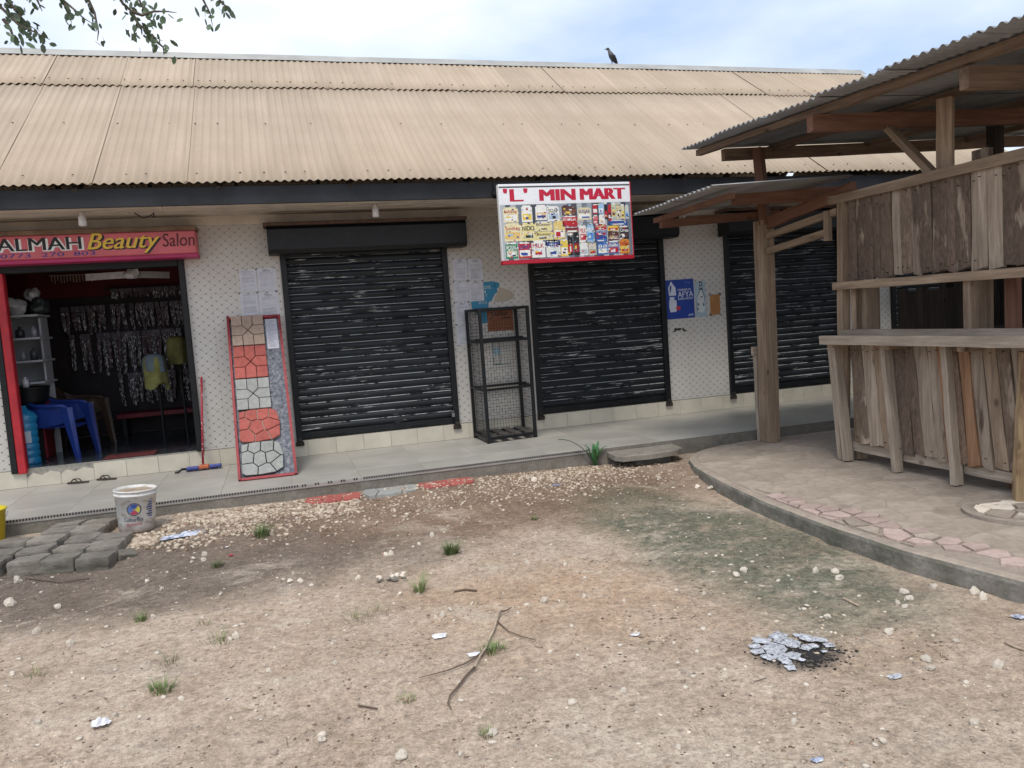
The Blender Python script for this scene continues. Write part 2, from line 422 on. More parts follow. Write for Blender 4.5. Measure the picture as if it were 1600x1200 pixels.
def m_concrete(name, lo, hi, moss=0., bump=.008, sc=6., rnd=.12):
    g = G(name, .92, spec=.2)
    n = g.noise(g.vec(rnd=6.), sc, 7, .7); n3 = g.noise(g.vec(rnd=2.), sc*7, 4, .7)
    col = g.ramp(n, [(.3, lo), (.7, hi)])
    col = g.mix(.35, col, g.ramp(n3, [(.3, .25), (.7, .72)]), 'OVERLAY')
    if moss: col = g.mix(g.math('MULTIPLY', g.ramp(g.noise(g.vec(scale=(1, 1, 2)), 2.5, 5, .7), [(.42, 0.), (.6, 1.)]), moss), col, (.06, .068, .045))
    col = g.val(col, g.math('MULTIPLY_ADD', g.rand, rnd*2, 1-rnd))
    g.set('Base Color', col); g.bump(g.math('ADD', n, g.math('MULTIPLY', n3, .6)), .9, bump); return g.m
def m_foil():
    g = G('scorched_foil', .4, .25, .5)
    n = g.noise(g.vec(rnd=9.), 60, 5, .7)
    g.set('Base Color', g.ramp(n, [(.36, (.04, .04, .045)), (.44, (.42, .43, .46)), (.6, (.60, .62, .66))]))
    g.bump(n, .8, .004); return g.m
def m_granite():
    g = G('marbled_floor_tile', .12, spec=.6)
    n = g.noise(g.vec(scale=(1, 2.5, 1)), 9, 7, .75, 1.5)
    g.set('Base Color', g.ramp(n, [(.35, (.016, .02, .024)), (.55, (.05, .06, .07)), (.72, (.20, .22, .24))])); return g.m

MG = m_ground(); MTILE = m_tileprint()
MROOF = m_corr('dusty_tan_roofing', (.375, .297, .215), (.45, .362, .268), (.33, .255, .18), .5, .7)
MGALV = m_corr('galvanised_sheet', (.20, .205, .21), (.32, .325, .33), (.16, .13, .11), .4, .5, .35)
MSLAT = m_slat()
MBLK = flat((.006, .007, .008), .5, .1, .3, 9., name='black_metal')
MRUST = flat((.085, .05, .035), .85, 0, .3, 12., .002, name='rusty_brown')
MWALL = flat((.42, .37, .30), .9, 0, .15, 3., .003, name='plaster')
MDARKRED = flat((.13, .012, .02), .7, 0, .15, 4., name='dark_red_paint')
MPLT = flat((.56, .52, .42), .3, 0, .07, 5., rnd=.05, name='cream_ceramic')
MPORCH = flat((.37, .355, .315), .42, 0, .09, 2.2, rnd=.025, name='porch_ceramic', spec=.5)
MGROUT = flat((.30, .28, .245), .95, 0, .2, 30., name='grout')
MCONC = m_concrete('raw_concrete', (.19, .17, .14), (.30, .275, .24), .25)
MCONCM = m_concrete('mossy_concrete', (.16, .148, .125), (.30, .28, .245), .6)
MBLOCK = m_concrete('weathered_block', (.17, .15, .125), (.28, .255, .215), .3, .012, 5., .2)
MSOFF = flat((.52, .46, .39), .85, 0, .15, 4., rnd=.08, name='soffit_board')
MFASC = flat((.015, .017, .021), .6, 0, .35, 3., name='slate_fascia')
MW1 = m_wood('weathered_board', (.36, .285, .215), (.58, .485, .385), .08)
MW2 = m_wood('sawn_timber', (.27, .195, .135), (.43, .33, .235), 0.)
MW3 = m_wood('red_brown_timber', (.17, .085, .055), (.26, .14, .095), 0., rnd=.12)
MW4 = m_wood('fresh_orange_board', (.33, .18, .10), (.46, .28, .17), .14)
MBEAM = m_wood('shaded_beam', (.17, .115, .08), (.29, .205, .145), 0.)  # timber coloured darker for the shade under the stall roof
MOCH = m_wood('ochre_post', (.34, .235, .13), (.47, .35, .21), .03, (.14, .08, .05))
MW5 = m_wood('grey_dusty_timber', (.36, .295, .23), (.56, .475, .38), 0., rnd=.1)
MW6 = m_wood('barked_board', (.32, .25, .19), (.50, .41, .32), .27, (.10, .07, .052))
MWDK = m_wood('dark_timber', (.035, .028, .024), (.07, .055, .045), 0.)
MPAVE = m_concrete('dusty_pink_tile', (.30, .25, .205), (.41, .345, .285), .12, .003, 2.2, .07)
MPINK = m_concrete('pink_broken_tile', (.37, .28, .245), (.48, .375, .335), 0., .003, 4., .14)
MSCREED = m_concrete('dusty_screed', (.27, .225, .185), (.34, .29, .245), .0, .004, 3., 0.)
MFOIL = m_foil(); MGRAN = m_granite()
MSTONE = m_concrete('pale_stone', (.60, .52, .42), (.80, .73, .63), 0., .004, 30., .16)
MLEAF = flat((.07, .105, .055), .55, 0, .35, 14., rnd=.3, name='leaf')
MGRASS = flat((.17, .25, .085), .6, 0, .35, 20., rnd=.25, name='grass_blade')
MDRY = flat((.36, .29, .18), .8, 0, .3, 20., rnd=.2, name='dry_stalk')
MPLAST = flat((.68, .68, .70), .3, 0, .12, 30., name='white_plastic')
MRED = flat((.42, .02, .03), .45, 0, .15, 8., name='red_paint')
WHITE, BLACK, INK = prnt((.80, .80, .79)), prnt((.012, .012, .014)), prnt((.09, .09, .12))

# ================================================================== SETTING
def make_ground():
    xs = sorted(set([-300, -120, -50, -25, -14, -9] + [round(-6+.05*i, 3) for i in range(341)] + [13, 18, 30, 60, 120, 300]))
    xs = [x for x in xs if not (-6 <= x <= 11) or True]
    ys = [-300, -120, -60, -30, -18, -12] + [round(-9+.05*i, 3) for i in range(155)] + [-1.2, 0, 3, 8, 20, 60, 120, 300]
    V = []; F = []
    for y in ys:
        for x in xs:
            inside = -6 <= x <= 11 and -9 <= y <= -1.2
            V.append((x, y, gz(x, y) if inside else (gz(max(-6, min(11, x)), max(-9, min(-1.2, y))) - .0)))
    n = len(xs)
    for j in range(len(ys)-1):
        for i in range(n-1):
            a = j*n+i; F.append((a, a+1, a+1+n, a+n))
    me = bpy.data.meshes.new('ground'); me.from_pydata(V, [], F); me.update()
    me.polygons.foreach_set('use_smooth', [True]*len(me.polygons)); me.materials.append(MG)
    tag(link('ground', me), kind='structure')
make_ground()

# porch: concrete slab, its ceramic tiles are pieces of their own
PE = -1.64
porch = MB().box(-6, 9.3, PE, 0.0, -.45, -.0035).build('porch', [MCONC], kind='structure')
def tile_mesh(name, w, d, h, mat, ins=.002):
    mb = MB().prism([(-w/2, -d/2), (w/2, -d/2), (w/2, d/2), (-w/2, d/2)], 0, h, inset=ins)
    me = mb.mesh(name); me.materials.append(mat); return me
tm = tile_mesh('floor_tile', .5985, .5985, .008, MPORCH, .0015)
for i in range(25):
    for j, y in enumerate((-.30, -.90)):
        inst('floor_tile', tm, (-5.7+i*.6, y, -.0077+hz(i*7+j, 0, .0006)), porch)
tm2 = tile_mesh('floor_tile', .5985, .437, .008, MPORCH, .0015)
for i in range(25): inst('floor_tile', tm2, (-5.7+i*.6, -1.4205, -.0077+hz(i*7+99, 0, .0006)), porch)
# patterned edge trim along the left half of the porch
mb = MB()
for i in range(330):
    x = -4.6+i*.0225
    if 0.05 < x < .6 and i % 5 < 3: continue
    mb.box(x, x+.0125, PE-.008, PE+.012, -.012, .003)
MB().box(-4.6, 2.9, PE-.006, PE-.001, -.03, .001).build('edge_strip', [flat((.33, .31, .28), .6, name='edge_strip')], porch)
mb.build('edge_trim', [BLACK], porch)

# raised paved platform of the kiosk
OUT = [(4.9, -1.648), (4.5, -1.66), (4.20, -1.70), (3.95, -1.80), (3.75, -1.95), (3.60, -2.16), (3.49, -2.45), (3.40, -2.85), (3.31, -3.4), (3.25, -3.93), (3.225, -4.6), (3.25, -5.2), (3.36, -5.85), (3.62, -6.7), (4.2, -7.8), (9.2, -8.2), (9.2, -1.648)]
def dense(poly, step=.12):
    r = []
    for i in range(len(poly)):
        a = poly[i]; b = poly[(i+1) % len(poly)]; n = max(1, int(math.dist(a, b)/step)) if i < 15 else 1
        for k in range(n): r.append((a[0]+(b[0]-a[0])*k/n, a[1]+(b[1]-a[1])*k/n))
    return r
PZ = -.10
rim = []
for i, (x, y) in enumerate(dense(OUT)):
    d = .012*noise.noise(Vector((x*4, y*4, 1)))
    rim.append((x+d, y+d*.5))
mb = MB(); n = len(rim); cx, cy = 6.2, -4.3
def off(p, k): v = Vector((cx-p[0], cy-p[1])); v.normalize(); return (p[0]+v.x*k, p[1]+v.y*k)
rings = [([off(p, 0) for p in rim], -.5), ([off(p, 0) for p in rim], PZ-.03), ([off(p, .008) for p in rim], PZ-.010), ([off(p, .02) for p in rim], PZ-.004), ([off(p, .07) for p in rim], PZ-.004), ([off(p, .075) for p in rim], PZ-.0085)]
for pts, z in rings:
    for k, p in enumerate(pts): mb.v.append((p[0], p[1], z + (.004*noise.noise(Vector((p[0]*6, p[1]*6, z))) if z > -.4 else 0)))
for l in range(len(rings)-1):
    for k in range(n):
        a = l*n+k; b = l*n+(k+1) % n; mb.f.append((a, b, b+n, a+n)); mb.mi.append(0 if l < 2 else 1)
mb.f.append(tuple((len(rings)-1)*n+k for k in range(n))); mb.mi.append(2)
platform = mb.build('paved_platform', [MCONCM, MPAVE, MSCREED], kind='structure')
inner = [off(p, .085) for p in OUT]
rr = random.Random(3); seeds = []
for _ in range(6000):
    p = (rr.uniform(3.1, 5.6), rr.uniform(-6.6, -1.6)); near = min([math.dist(p, off(q, .1)) for q in rim] or [9])
    if all(math.dist(p, q) > (.105 if near < .42 and p[1] < -3.6 else .215) for q in seeds[-400:]): seeds.append(p)
bound = [(3.1, -6.6), (5.6, -6.6), (5.6, -1.66), (3.1, -1.66)]
pcs = cells(seeds, bound, .008, .8)
def inside(poly, x, y):
    c = False
    for i in range(len(poly)):
        x1, y1 = poly[i]; x2, y2 = poly[i-1]
        if (y1 > y) != (y2 > y) and x < (x2-x1)*(y-y1)/(y2-y1)+x1: c = not c
    return c
nump = 0
for k, p in enumerate(pcs):
    # clip each piece against the rim (the rim is convex)
    for i in range(len(inner)-1):
        a, b = inner[i], inner[i+1]
        ex, ey = b[0]-a[0], b[1]-a[1]; l = math.hypot(ex, ey); nx, ny = -ey/l, ex/l
        s_ = nx*(cx-a[0])+ny*(cy-a[1]); 
        if s_ > 0: nx, ny = -nx, -ny
        p = clip(p, nx, ny, nx*a[0]+ny*a[1])
        if len(p) < 3: break
    if len(p) < 3: continue
    ax = sum(q[0] for q in p)/len(p); ay = sum(q[1] for q in p)/len(p)
    edge = min(math.dist((ax, ay), q) for q in rim)
    if edge < .30 and ay < -5.15 and hz(k) < .55: continue            # pieces gone at the broken corner
    rimp = edge < (.2 if ay > -4.3 else .36) and ay < -3.6
    if rimp:
        sh = .95 if ay > -4.4 else .87
        p = [(ax+(x-ax)*sh, ay+(y-ay)*sh) for x, y in p]
    top = (.0005 if not rimp else .010)+hz(k+50, 0, .0018 if not rimp else .006)
    mb = MB().prism([(x-ax, y-ay) for x, y in p], -.004, top, inset=.001)
    me = mb.mesh('paving_piece'); me.materials.append(MPINK if rimp and hz(k+9) < .7 else MPAVE)
    inst('paving_piece', me, (ax, ay, PZ-.012+.004), platform, rot=(hz(k+1, -.012, .012)*(2 if rimp else .3), hz(k+2, -.012, .012)*(2 if rimp else .3), 0)); nump += 1
# round kerbed tree-pit cover in front of the stall, of loose pale pieces
rc = PT(1590, 800, 2, PZ)
mb = MB().lathe([(.31, 0), (.31, .022), (.27, .026), (.255, .014)], 40, (rc.x, rc.y, PZ-.006))
mb.add([(rc.x+.255*math.cos(a), rc.y+.255*math.sin(a), PZ+.006) for a in [i*math.pi/20 for i in range(40)]], [tuple(range(40))])
pit = mb.build('round_patch', [MSCREED], platform)
sd2 = [(rc.x+rr.uniform(-.25, .25), rc.y+rr.uniform(-.25, .25)) for _ in range(26)]
for k, p in enumerate(cells(sd2, [(rc.x+.24*math.cos(a), rc.y+.24*math.sin(a)) for a in [i*math.pi/8 for i in range(16)]], .016, .6)):
    ax = sum(q[0] for q in p)/len(p); ay = sum(q[1] for q in p)/len(p)
    me = MB().prism([(x-ax, y-ay) for x, y in p], 0, .010+hz(k, 0, .008), inset=.002).mesh('paving_piece'); me.materials.append(MSTONE if hz(k+3) < .45 else MPAVE)
    inst('paving_piece', me, (ax, ay, PZ+.005), pit)

# ================================================================== THE SHOP BUILDING
shop = thing('shop_building', 'long tan corrugated-roofed shop row with mesh-printed white tiles and black roller shutters', 'building', (3, 0, 0))
D1 = (-2.56, -.86); SH = [(.10, 1.885), (2.85, 4.57), (5.43, 7.16), (7.95, 9.0)]
ZB, ZT, WT = .18, 2.40, 2.66
wall = MB()
xs = [(-5.2, D1[0]), (D1[1], SH[0][0]), (SH[0][1], SH[1][0]), (SH[1][1], SH[2][0]), (SH[2][1], SH[3][0]), (SH[3][1], 9.2)]
for a, b in xs: wall.box(a, b, 0, .2, ZB, WT)
for a, b in [D1]+SH: wall.box(a, b, .0005, .2, ZT, WT)
wallo = wall.build('wall', [MTILE], shop)
back = MB().box(-5.2, 9.2, 4.2, 4.4, -.3, 2.7).box(-5.2, -5.0, .2, 4.2, -.3, 2.7).box(9.0, 9.2, .2, 4.2, -.3, 2.7)
back.box(-5.2, 9.2, 0.012, .2, -.3, ZB-.004)
# gable ends
for x in (-5.2, 9.0): back.add([(x, 0.2, 2.7), (x, 4.2, 2.7), (x, 2.2, 4.75), (x+.2, 0.2, 2.7), (x+.2, 4.2, 2.7), (x+.2, 2.2, 4.75)], [(0, 1, 2), (3, 5, 4), (0, 3, 4, 1), (1, 4, 5, 2), (2, 5, 3, 0)])
back.build('back_wall', [MWALL], shop)
# chipped spot on the tiles
chip = MB()
for k in range(14):
    x = 4.66+hz(k, 0, .17); z = 1.06+hz(k+30, -.02, .018)-abs(x-4.745)*.1; r = hz(k+60, .008, .019)
    chip.prism([(x+r*1.3*math.cos(a), z+r*math.sin(a)*hz(k+a, .6, 1)) for a in (0, 1, 2, 3.1, 4, 5.2)], 0, .002, mtx=Matrix(((1, 0, 0, 0), (0, 0, -1, 0), (0, 1, 0, 0), (0, 0, 0, 1))))
chip.build('chipped_spot', [BLACK], wallo)
# plinth of cream tiles
plinth = MB().box(-5.2, 9.2, -.004, .010, -.0, ZB-.006).build('plinth', [MGROUT], shop)
mb = MB().box(-.1485, .1485, -.011, 0, -.085, .085)
ptm = mb.mesh('plinth_tile'); ptm.materials.append(MPLT)
mb = MB().prism([(-.1485, -.085), (.1485, -.085), (.1485, .03), (.06, .055), (-.02, .02), (-.09, .05), (-.1485, .01)], 0, .011, mtx=Matrix(((1, 0, 0, 0), (0, 0, -1, 0), (0, 1, 0, 0), (0, 0, 0, 1))))
ptb = mb.mesh('plinth_tile'); ptb.materials.append(MPLT)
for i in range(48):
    x = -5.05+i*.3
    inst('plinth_tile', ptb if -2.5 < x < -1.95 else ptm, (x, -.0045, .0885), plinth, label='cream plinth tile broken along its top edge' if -2.5 < x < -1.95 else None)
# sills under the openings
MB().box(D1[0], D1[1], -.006, .25, ZB-.004, ZB+.004).build('door_sill', [MGROUT], shop)
# roof ------------------------------------------------------------
SL = .675; EY, EZ, RY = -1.0, 2.76, 2.2
def rz_(y): return EZ+SL*(y-EY)
roof = MB()
for x in [(-5.2)+i*1.2 for i in range(13)]:
    roof.bar((x, EY+.08, rz_(EY+.08)-.125), (x, RY, rz_(RY)-.125), .045, .10)
    roof.bar((x, RY, rz_(RY)-.125), (x, 5.3, rz_(RY)-.125-SL*3.1), .045, .10)
for y in (-.86, .2, 1.2, 2.1): roof.bar((-5.2, y, rz_(y)-.062), (9.25, y, rz_(y)-.062), .03, .03)
roofo = roof.build('roof', [MWDK], shop)
def sheet_mesh(w, y0, y1, amp=.009, pitch=.076, spp=8, flip=False, segs=3, seed=0):
    n = int(round(w/pitch*spp)); vs = []; fs = []
    for j in range(segs+1):
        y = y0+(y1-y0)*j/segs
        for i in range(n+1):
            x = w*i/n; z = amp*math.cos(2*math.pi*x/pitch)+.006*noise.noise(Vector((x*1.5+seed*5, y*1.5, seed)))
            vs.append((x, y-y0, SL*(y-y0)*(-1 if flip else 1)+z))
    for j in range(segs):
        for i in range(n): a = j*(n+1)+i; fs.append((a, a+1, a+n+2, a+n+1))
    return vs, fs
def add_sheet(x, y0, y1, zoff, seed, w=.836, label=None):
    vs, fs = sheet_mesh(w, y0, y1, seed=seed)
    tilt = hz(seed+7, .001, .007)
    vs = [(a, b, c+zoff+tilt*(a/w)) for a, b, c in vs]
    me = bpy.data.meshes.new('roof_sheet'); me.from_pydata(vs, [], fs); me.update()
    me.polygons.foreach_set('use_smooth', [True]*len(fs)); me.materials.append(MROOF)
    o = inst('roof_sheet', me, (x, y0, rz_(y0)), roofo, rot=(0, 0, hz(seed, -.0022, .0022)))
    so = o.modifiers.new('thick', 'SOLIDIFY'); so.thickness = .002
    return o
LAP = 1.17
for i in range(19):
    x = -5.35+i*.77; w = .836 if i < 18 else 9.35-x
    add_sheet(x+hz(i, -.012, .012), -1.0+hz(i+5, -.012, .012), LAP+.12, 0.0, i, w)
    if i == 0: pass
for i in range(20):
    x = -5.36+i*.77; w = .836 if i < 19 else 9.35-x
    if x > 9.3: continue
    w = min(w, 9.35-x)
    add_sheet(x+hz(i+40, -.012, .012), LAP+hz(i+55, -.012, .012), RY-.01, .017, i+100, w)
vs, fs = sheet_mesh(14.7, 2.2, 5.4, flip=True, segs=1)
me = bpy.data.meshes.new('back_roof_sheet'); me.from_pydata(vs, [], fs); me.update(); me.materials.append(MROOF)
inst('back_roof_sheet', me, (-5.35, RY+.01, rz_(RY)), roofo)
cap = MB(); nseg = 60
for i in range(nseg+1):
    x = -5.4+14.85*i/nseg; w = .004*noise.noise(Vector((x*1.3, 0, 0))); z0 = rz_(RY)
    for dy, dz in ((-.17, -.17*SL+.022), (-.03, .018), (.03, .018), (.17, -.17*SL+.02)): cap.v.append((x, RY+dy, z0+dz+w+.012))
for i in range(nseg):
    for k in range(3): a = i*4+k; cap.f.append((a, a+4, a+5, a+1)); cap.mi.append(0)
cap.build('ridge_cap', [flat((.36, .355, .33), .6, .2, .15, 2., name='ridge_cap')], roofo)
scr = MB()
for yy, st, sc_ in ((-.86, .20, 0), (.2, .24, 4), (1.31, .152, 8)):
    for i in range(int(14.4/st)):
        x = -5.2+i*st+hz(i+sc_*99, -.02, .02); zz = rz_(yy)+(.018 if yy > 1 else .0)+.012
        if hz(i*3+sc_) < .3: continue
        scr.lathe([(.010, 0), (.010, .003), (.005, .006), (.001, .007)], 6, (x, yy+hz(i+sc_, -.012, .012), zz))
scr.build('roof_screw', [flat((.05, .035, .03), .7, .3, name='screw')], roofo, kind='stuff')
# fascia and soffit
MB().box(-5.35, 2.22, -.93, -.90, 2.565, 2.735).build('fascia_board', [MFASC], shop, bevel=.004)
MB().box(2.223, 9.3, -.93, -.90, 2.56, 2.73).build('fascia_board', [MFASC], shop, bevel=.004)
for j in range(6):
    y0 = -.90+j*.15; x = -5.3
    k = 0
    while x < 9.2:
        l = hz(j*40+k, 1.6, 3.0); x1 = min(9.25, x+l); z = 2.585+hz(j*7+k, 0, .008)+(.012 if j == 0 else 0)
        mb = MB(); n = 8
        for i in range(n+1):
            xx = x+(x1-x-.008)*i/n; e = .006*noise.noise(Vector((xx*3, j, 1))); e2 = .008*noise.noise(Vector((xx*2.3, j, 9)))
            sg = .008*noise.noise(Vector((xx*.8, j*3, 4)))
            for dy, dz in ((.003+e, 0), (.144+e2, 0), (.144+e2, .012), (.003+e, .012)): mb.v.append((xx, y0+dy, z+dz+sg))
        for i in range(n):
            for q in range(4): a = i*4+q; b = i*4+(q+1) % 4; mb.f.append((a, a+4, b+4, b)); mb.mi.append(0)
        mb.f += [(0, 1, 2, 3), (n*4+3, n*4+2, n*4+1, n*4)]; mb.mi += [0, 0]
        mb.build('soffit_board', [MSOFF], shop); x = x1; k += 1
MB().box(-5.3, 9.25, -.88, .0, 2.625, 2.635).build('soffit_backing', [MWDK], shop)
# plaster band between soffit and tiles (uneven)
MB().box(-5.2, 9.2, -.022, -.001, 2.50, 2.60).build('cornice', [MSOFF], shop, bevel=.008)
# roller shutters -------------------------------------------------
prof = [(0, 0), (-.006, .010), (-.014, .022), (-.017, .036), (-.015, .050), (-.008, .062), (-.004, .068), (-.011, .072), (-.004, .0785), (0, .079)]
def slat_mesh(w):
    mb = MB(); n = len(prof); N = 2
    for i in range(N):
        x = -w/2+w*i
        for y, z in prof: mb.v.append((x, y, z-.04))
    for k in range(n-1): mb.f.append((k, k+n, k+n+1, k+1)); mb.mi.append(0)
    me = mb.mesh('slat', smooth=False); me.materials.append(MSLAT); return me
LAB = ['roller shutter with light scratched slats next to the leaning paver board', 'roller shutter behind the wire display cage', 'heavily scuffed roller shutter behind the wooden post', 'roller shutter seen through the stall window']
for si, (a, b) in enumerate(SH):
    sh_ = MB().box(a+.02, b-.02, .05, .06, ZB, ZT).build('roller_shutter', [MBLK], shop, label=LAB[si])
    w = b-a-.09; me = slat_mesh(w); k = 0; z = ZB+.075
    while z < 2.36:
        inst('slat', me, ((a+b)/2, .022+hz(k+si*50, -.0015, .0015), z+.04), sh_, rot=(0, hz(k+si*31, -.0006, .0006), 0)); z += .0785; k += 1
    for x, dx in ((a, .045), (b-.045, .045)):
        MB().box(x-.012, x+dx+.006, -.038, .028, ZB-.035, 2.42).build('guide_rail', [MBLK], sh_, bevel=.004)
        q = x+.02
        MB().box(q-.045, q+.045, -.045, -.018, ZB-.06, ZB-.012).box(q-.02, q+.03, -.05, -.02, ZB-.012, ZB+.025).build('foot_lock', [flat((.035, .028, .022), .8, .2, .4, 20., .002, name='rusty_dark')], sh_, bevel=.006)
    bb = MB().box(a+.045, b-.05, .004, .03, ZB+.004, ZB+.072)
    bb.build('bottom_bar', [MBLK], sh_, bevel=.004)
    for hx in (a+.42, b-.46): MB().box(hx-.09, hx+.09, -.012, .003, ZB+.028, ZB+.046).build('handle', [MBLK], sh_, bevel=.003)
    lo, hi = (a-.12, b+.19) if si == 0 else (a-.09, b+.10)
    p = [(-.02, 2.16), (-.24, 2.16), (-.275, 2.20), (-.275, 2.405), (-.25, 2.44), (-.02, 2.44)]
    mb = MB(); o = 0
    for x in (lo, hi):
        for y, z in p: mb.v.append((x, y, z))
    for k in range(6): mb.f.append((k, (k+1) % 6, 6+(k+1) % 6, 6+k)); mb.mi.append(0)
    mb.f += [tuple(range(5, -1, -1)), tuple(range(6, 12))]; mb.mi += [0, 0]
    mb.build('shutter_housing', [MBLK], sh_)
    MB().box(lo-.03, hi+.01, -.30, -.002, 2.441, 2.475).build('housing_cap', [MRUST], sh_, bevel=.006)
# padlock on the first shutter
MB().box(1.80, 1.83, -.075, -.045, .27, .31).tube([(1.807, -.06, .31), (1.807, -.06, .33), (1.823, -.06, .33), (1.823, -.06, .31)], .003).build('padlock', [flat((.3, .3, .3), .3, .9, name='steel')], [o for o in bpy.data.objects if o.name == 'roller_shutter'][0])
# salon doorway frame and room ------------------------------------
fr_ = MB().box(D1[0]-.06, D1[0]-.002, -.05, .09, ZB-.03, 2.17).box(D1[1]-.055, D1[1]+.004, -.05, .09, ZB-.0, 2.17).box(D1[0]-.002, D1[1]-.055, -.035, .09, 2.10, 2.20)
fro = fr_.build('door_frame', [MBLK], shop, bevel=.006)
MB().box(D1[0], D1[0]+.075, -.055, .04, ZB-.035, 2.10).build('red_jamb', [MRED], fro, bevel=.008)
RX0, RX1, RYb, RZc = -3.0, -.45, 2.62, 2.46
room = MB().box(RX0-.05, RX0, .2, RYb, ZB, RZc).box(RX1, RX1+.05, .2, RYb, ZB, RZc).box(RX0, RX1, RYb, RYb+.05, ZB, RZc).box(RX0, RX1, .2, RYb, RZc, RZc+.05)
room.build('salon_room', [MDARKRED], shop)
MB().box(RX0+.001, RX0+.02, .2, RYb-.001, ZB+.01, 1.98).box(RX1-.02, RX1-.001, .2, RYb-.001, ZB+.01, 1.98).box(RX0+.021, RX1-.021, RYb-.03, RYb-.001, ZB+.01, 1.98).build('display_backing', [flat((.02, .012, .015), .6, 0, .3, 6., name='dark_backing')], shop)  # near-black sheets added to darken the lower salon walls
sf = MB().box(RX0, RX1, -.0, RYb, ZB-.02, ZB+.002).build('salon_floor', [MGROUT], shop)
st_ = tile_mesh('floor_tile', .396, .396, .006, MGRAN, .001)
for i in range(6):
    for j in range(6):
        x = -2.80+i*.4; y = .20+j*.4+.02
        inst('floor_tile', st_, (x, y, ZB+.002), sf, rot=(0, 0, hz(i*6+j, 0, .002)))
# bulb holders under the soffit
for k, (x, lab) in enumerate(((-1.63, 'white hanging bulb holder above the pink salon sign'), (1.06, 'white bulb holder under the eaves above the first roller shutter'))):
    o = thing('bulb_holder', lab, 'bulb holder', (x, -.6, 2.58))
    MB().lathe([(.012, .0), (.02, -.012), (.02, -.03), (.033, -.04), (.035, -.12), (.028, -.125), (0.001, -.12)], 16, (x, -.6, 2.578)).build('socket', [MPLAST], o, smooth=True)
    MB().tube([(x, -.6, 2.585), (x+.02, -.6, 2.572), (x+.2, -.62, 2.58), (x+.6, -.65, 2.583)], .004, 5).build('cable', [flat((.5, .48, .44), .6, name='cable')], o)
cb = MB().tube([(-1.20, -.5, 2.575), (-1.12, -.52, 2.52), (-1.05, -.55, 2.54), (-1.02, -.56, 2.565), (-1.03, -.56, 2.52)], .006, 5)
tag(cb.build('loose_cable', [BLACK]), 'black loose cable curling down under the soffit right of the salon sign', 'cable')

# ================================================================== THE WOODEN STALL
kiosk = thing('wooden_stall', 'weathered board stall with corrugated iron roof and serving counter on the paved platform', 'stall', (5.5, -3.5, PZ))
KX = 4.72
def K(x, y, dx=0., X=KX):
    p = PT(x, y, 0, X); return p
# posts
plank('post', (4.73, -1.83, PZ), (4.73, -1.86, 2.13), .155, .13, MW2, kiosk, .012, 10, label='thick split post at the shop end of the stall')
plank('side_slab', (4.70, -1.72, PZ), (4.70, -1.71, .80), .075, .05, MW5, kiosk, .01, 6, roll=1.57)
plank('slab_cap', (4.62, -1.74, .83), (4.86, -1.70, .83), .09, .03, MW5, kiosk, .004, 3)
plank('upper_post', (4.72, -1.90, 2.08), (4.70, -1.87, 2.84), .085, .10, MW3, kiosk, .008, 6)
plank('post', (4.72, -2.93, PZ), (4.72, -3.045, 2.17), .085, .07, MW2, kiosk, .008, 8, roll=1.57)
plank('post', (4.80, -3.06, PZ), (4.80, -3.09, 2.16), .09, .06, MW2, kiosk, .006, 8, roll=1.57)
plank('post', (4.80, -3.23, .9), (4.80, -3.235, 1.42), .14, .05, MW2, kiosk, .004, 4, roll=1.57)
plank('post', (4.79, -4.30, .9), (4.79, -4.305, 1.42), .21, .06, MW2, kiosk, .004, 4, roll=1.57)
plank('post', (4.88, -4.50, PZ), (4.88, -4.50, 1.42), .09, .05, MW3, kiosk, .004, 4, roll=1.57)
plank('post', (4.80, -5.45, PZ), (4.80, -5.45, 2.6), .12, .1, MW2, kiosk, .008, 6)
plank('post', (6.9, -1.95, PZ), (6.9, -1.95, 2.83), .10, .09, MWDK, kiosk, .01, 5)
for x, y in ((7.1, -3.2), (7.1, -5.4)): plank('post', (x, y, PZ), (x, y, 2.75), .1, .09, MWDK, kiosk, .01, 5)
# near front post with worn orange paint
plank('post', (4.60, -4.80, PZ+.0), (4.64, -4.83, .90), .12, .10, MOCH, kiosk, .012, 8, label='near front post with peeling ochre surface')
# top rail, door rail and lower rail
plank('top_rail', (4.695, -2.90, 2.158), (4.695, -5.7, 2.168), .075, .05, MW2, kiosk, .006, 10, roll=0)
plank('top_rail', (4.735, -1.84, 2.085), (4.735, -3.15, 2.225), .11, .05, MW3, kiosk, .006, 6)
plank('door_rail', (4.72, -1.95, 1.97), (4.71, -2.98, 2.06), .06, .05, MW2, kiosk, .005, 5)
plank('door_rail', (4.70, -1.97, 1.82), (4.69, -2.86, 1.895), .06, .045, MW2, kiosk, .005, 5)
plank('door_cleat', (4.685, -2.865, 1.82), (4.685, -2.87, 2.08), .065, .04, MW2, kiosk, .004, 3)
plank('window_rail', (4.675, -2.95, 1.42), (4.675, -5.7, 1.405), .065, .06, MW2, kiosk, .006, 10)
plank('window_sill', (4.70, -2.98, 1.005), (4.70, -5.7, 1.01), .07, .05, MW5, kiosk, .004, 10)
plank('bottom_rail', (4.735, -3.0, .02), (4.735, -5.7, .012), .075, .05, MW5, kiosk, .006, 10)
# counter: boards side by side
for k, (x, w) in enumerate(((4.50, .045), (4.575, .10), (4.655, .05))):
    plank('counter_board', (x, -2.95-hz(k, 0, .02), .965), (x, -5.9, .972), .03 if k else .075, w if k else .04, MW5, kiosk, .006, 12, roll=0)
MB().box(4.52, 4.72, -5.9, -2.95, .955, .975).build('counter_top', [MW5], kiosk, bevel=.004)
for y in (-3.05, -3.7, -4.4, -5.1): plank('counter_bracket', (4.52, y, .915), (4.8, y, .915), .04, .06, MW2, kiosk, .004, 3)
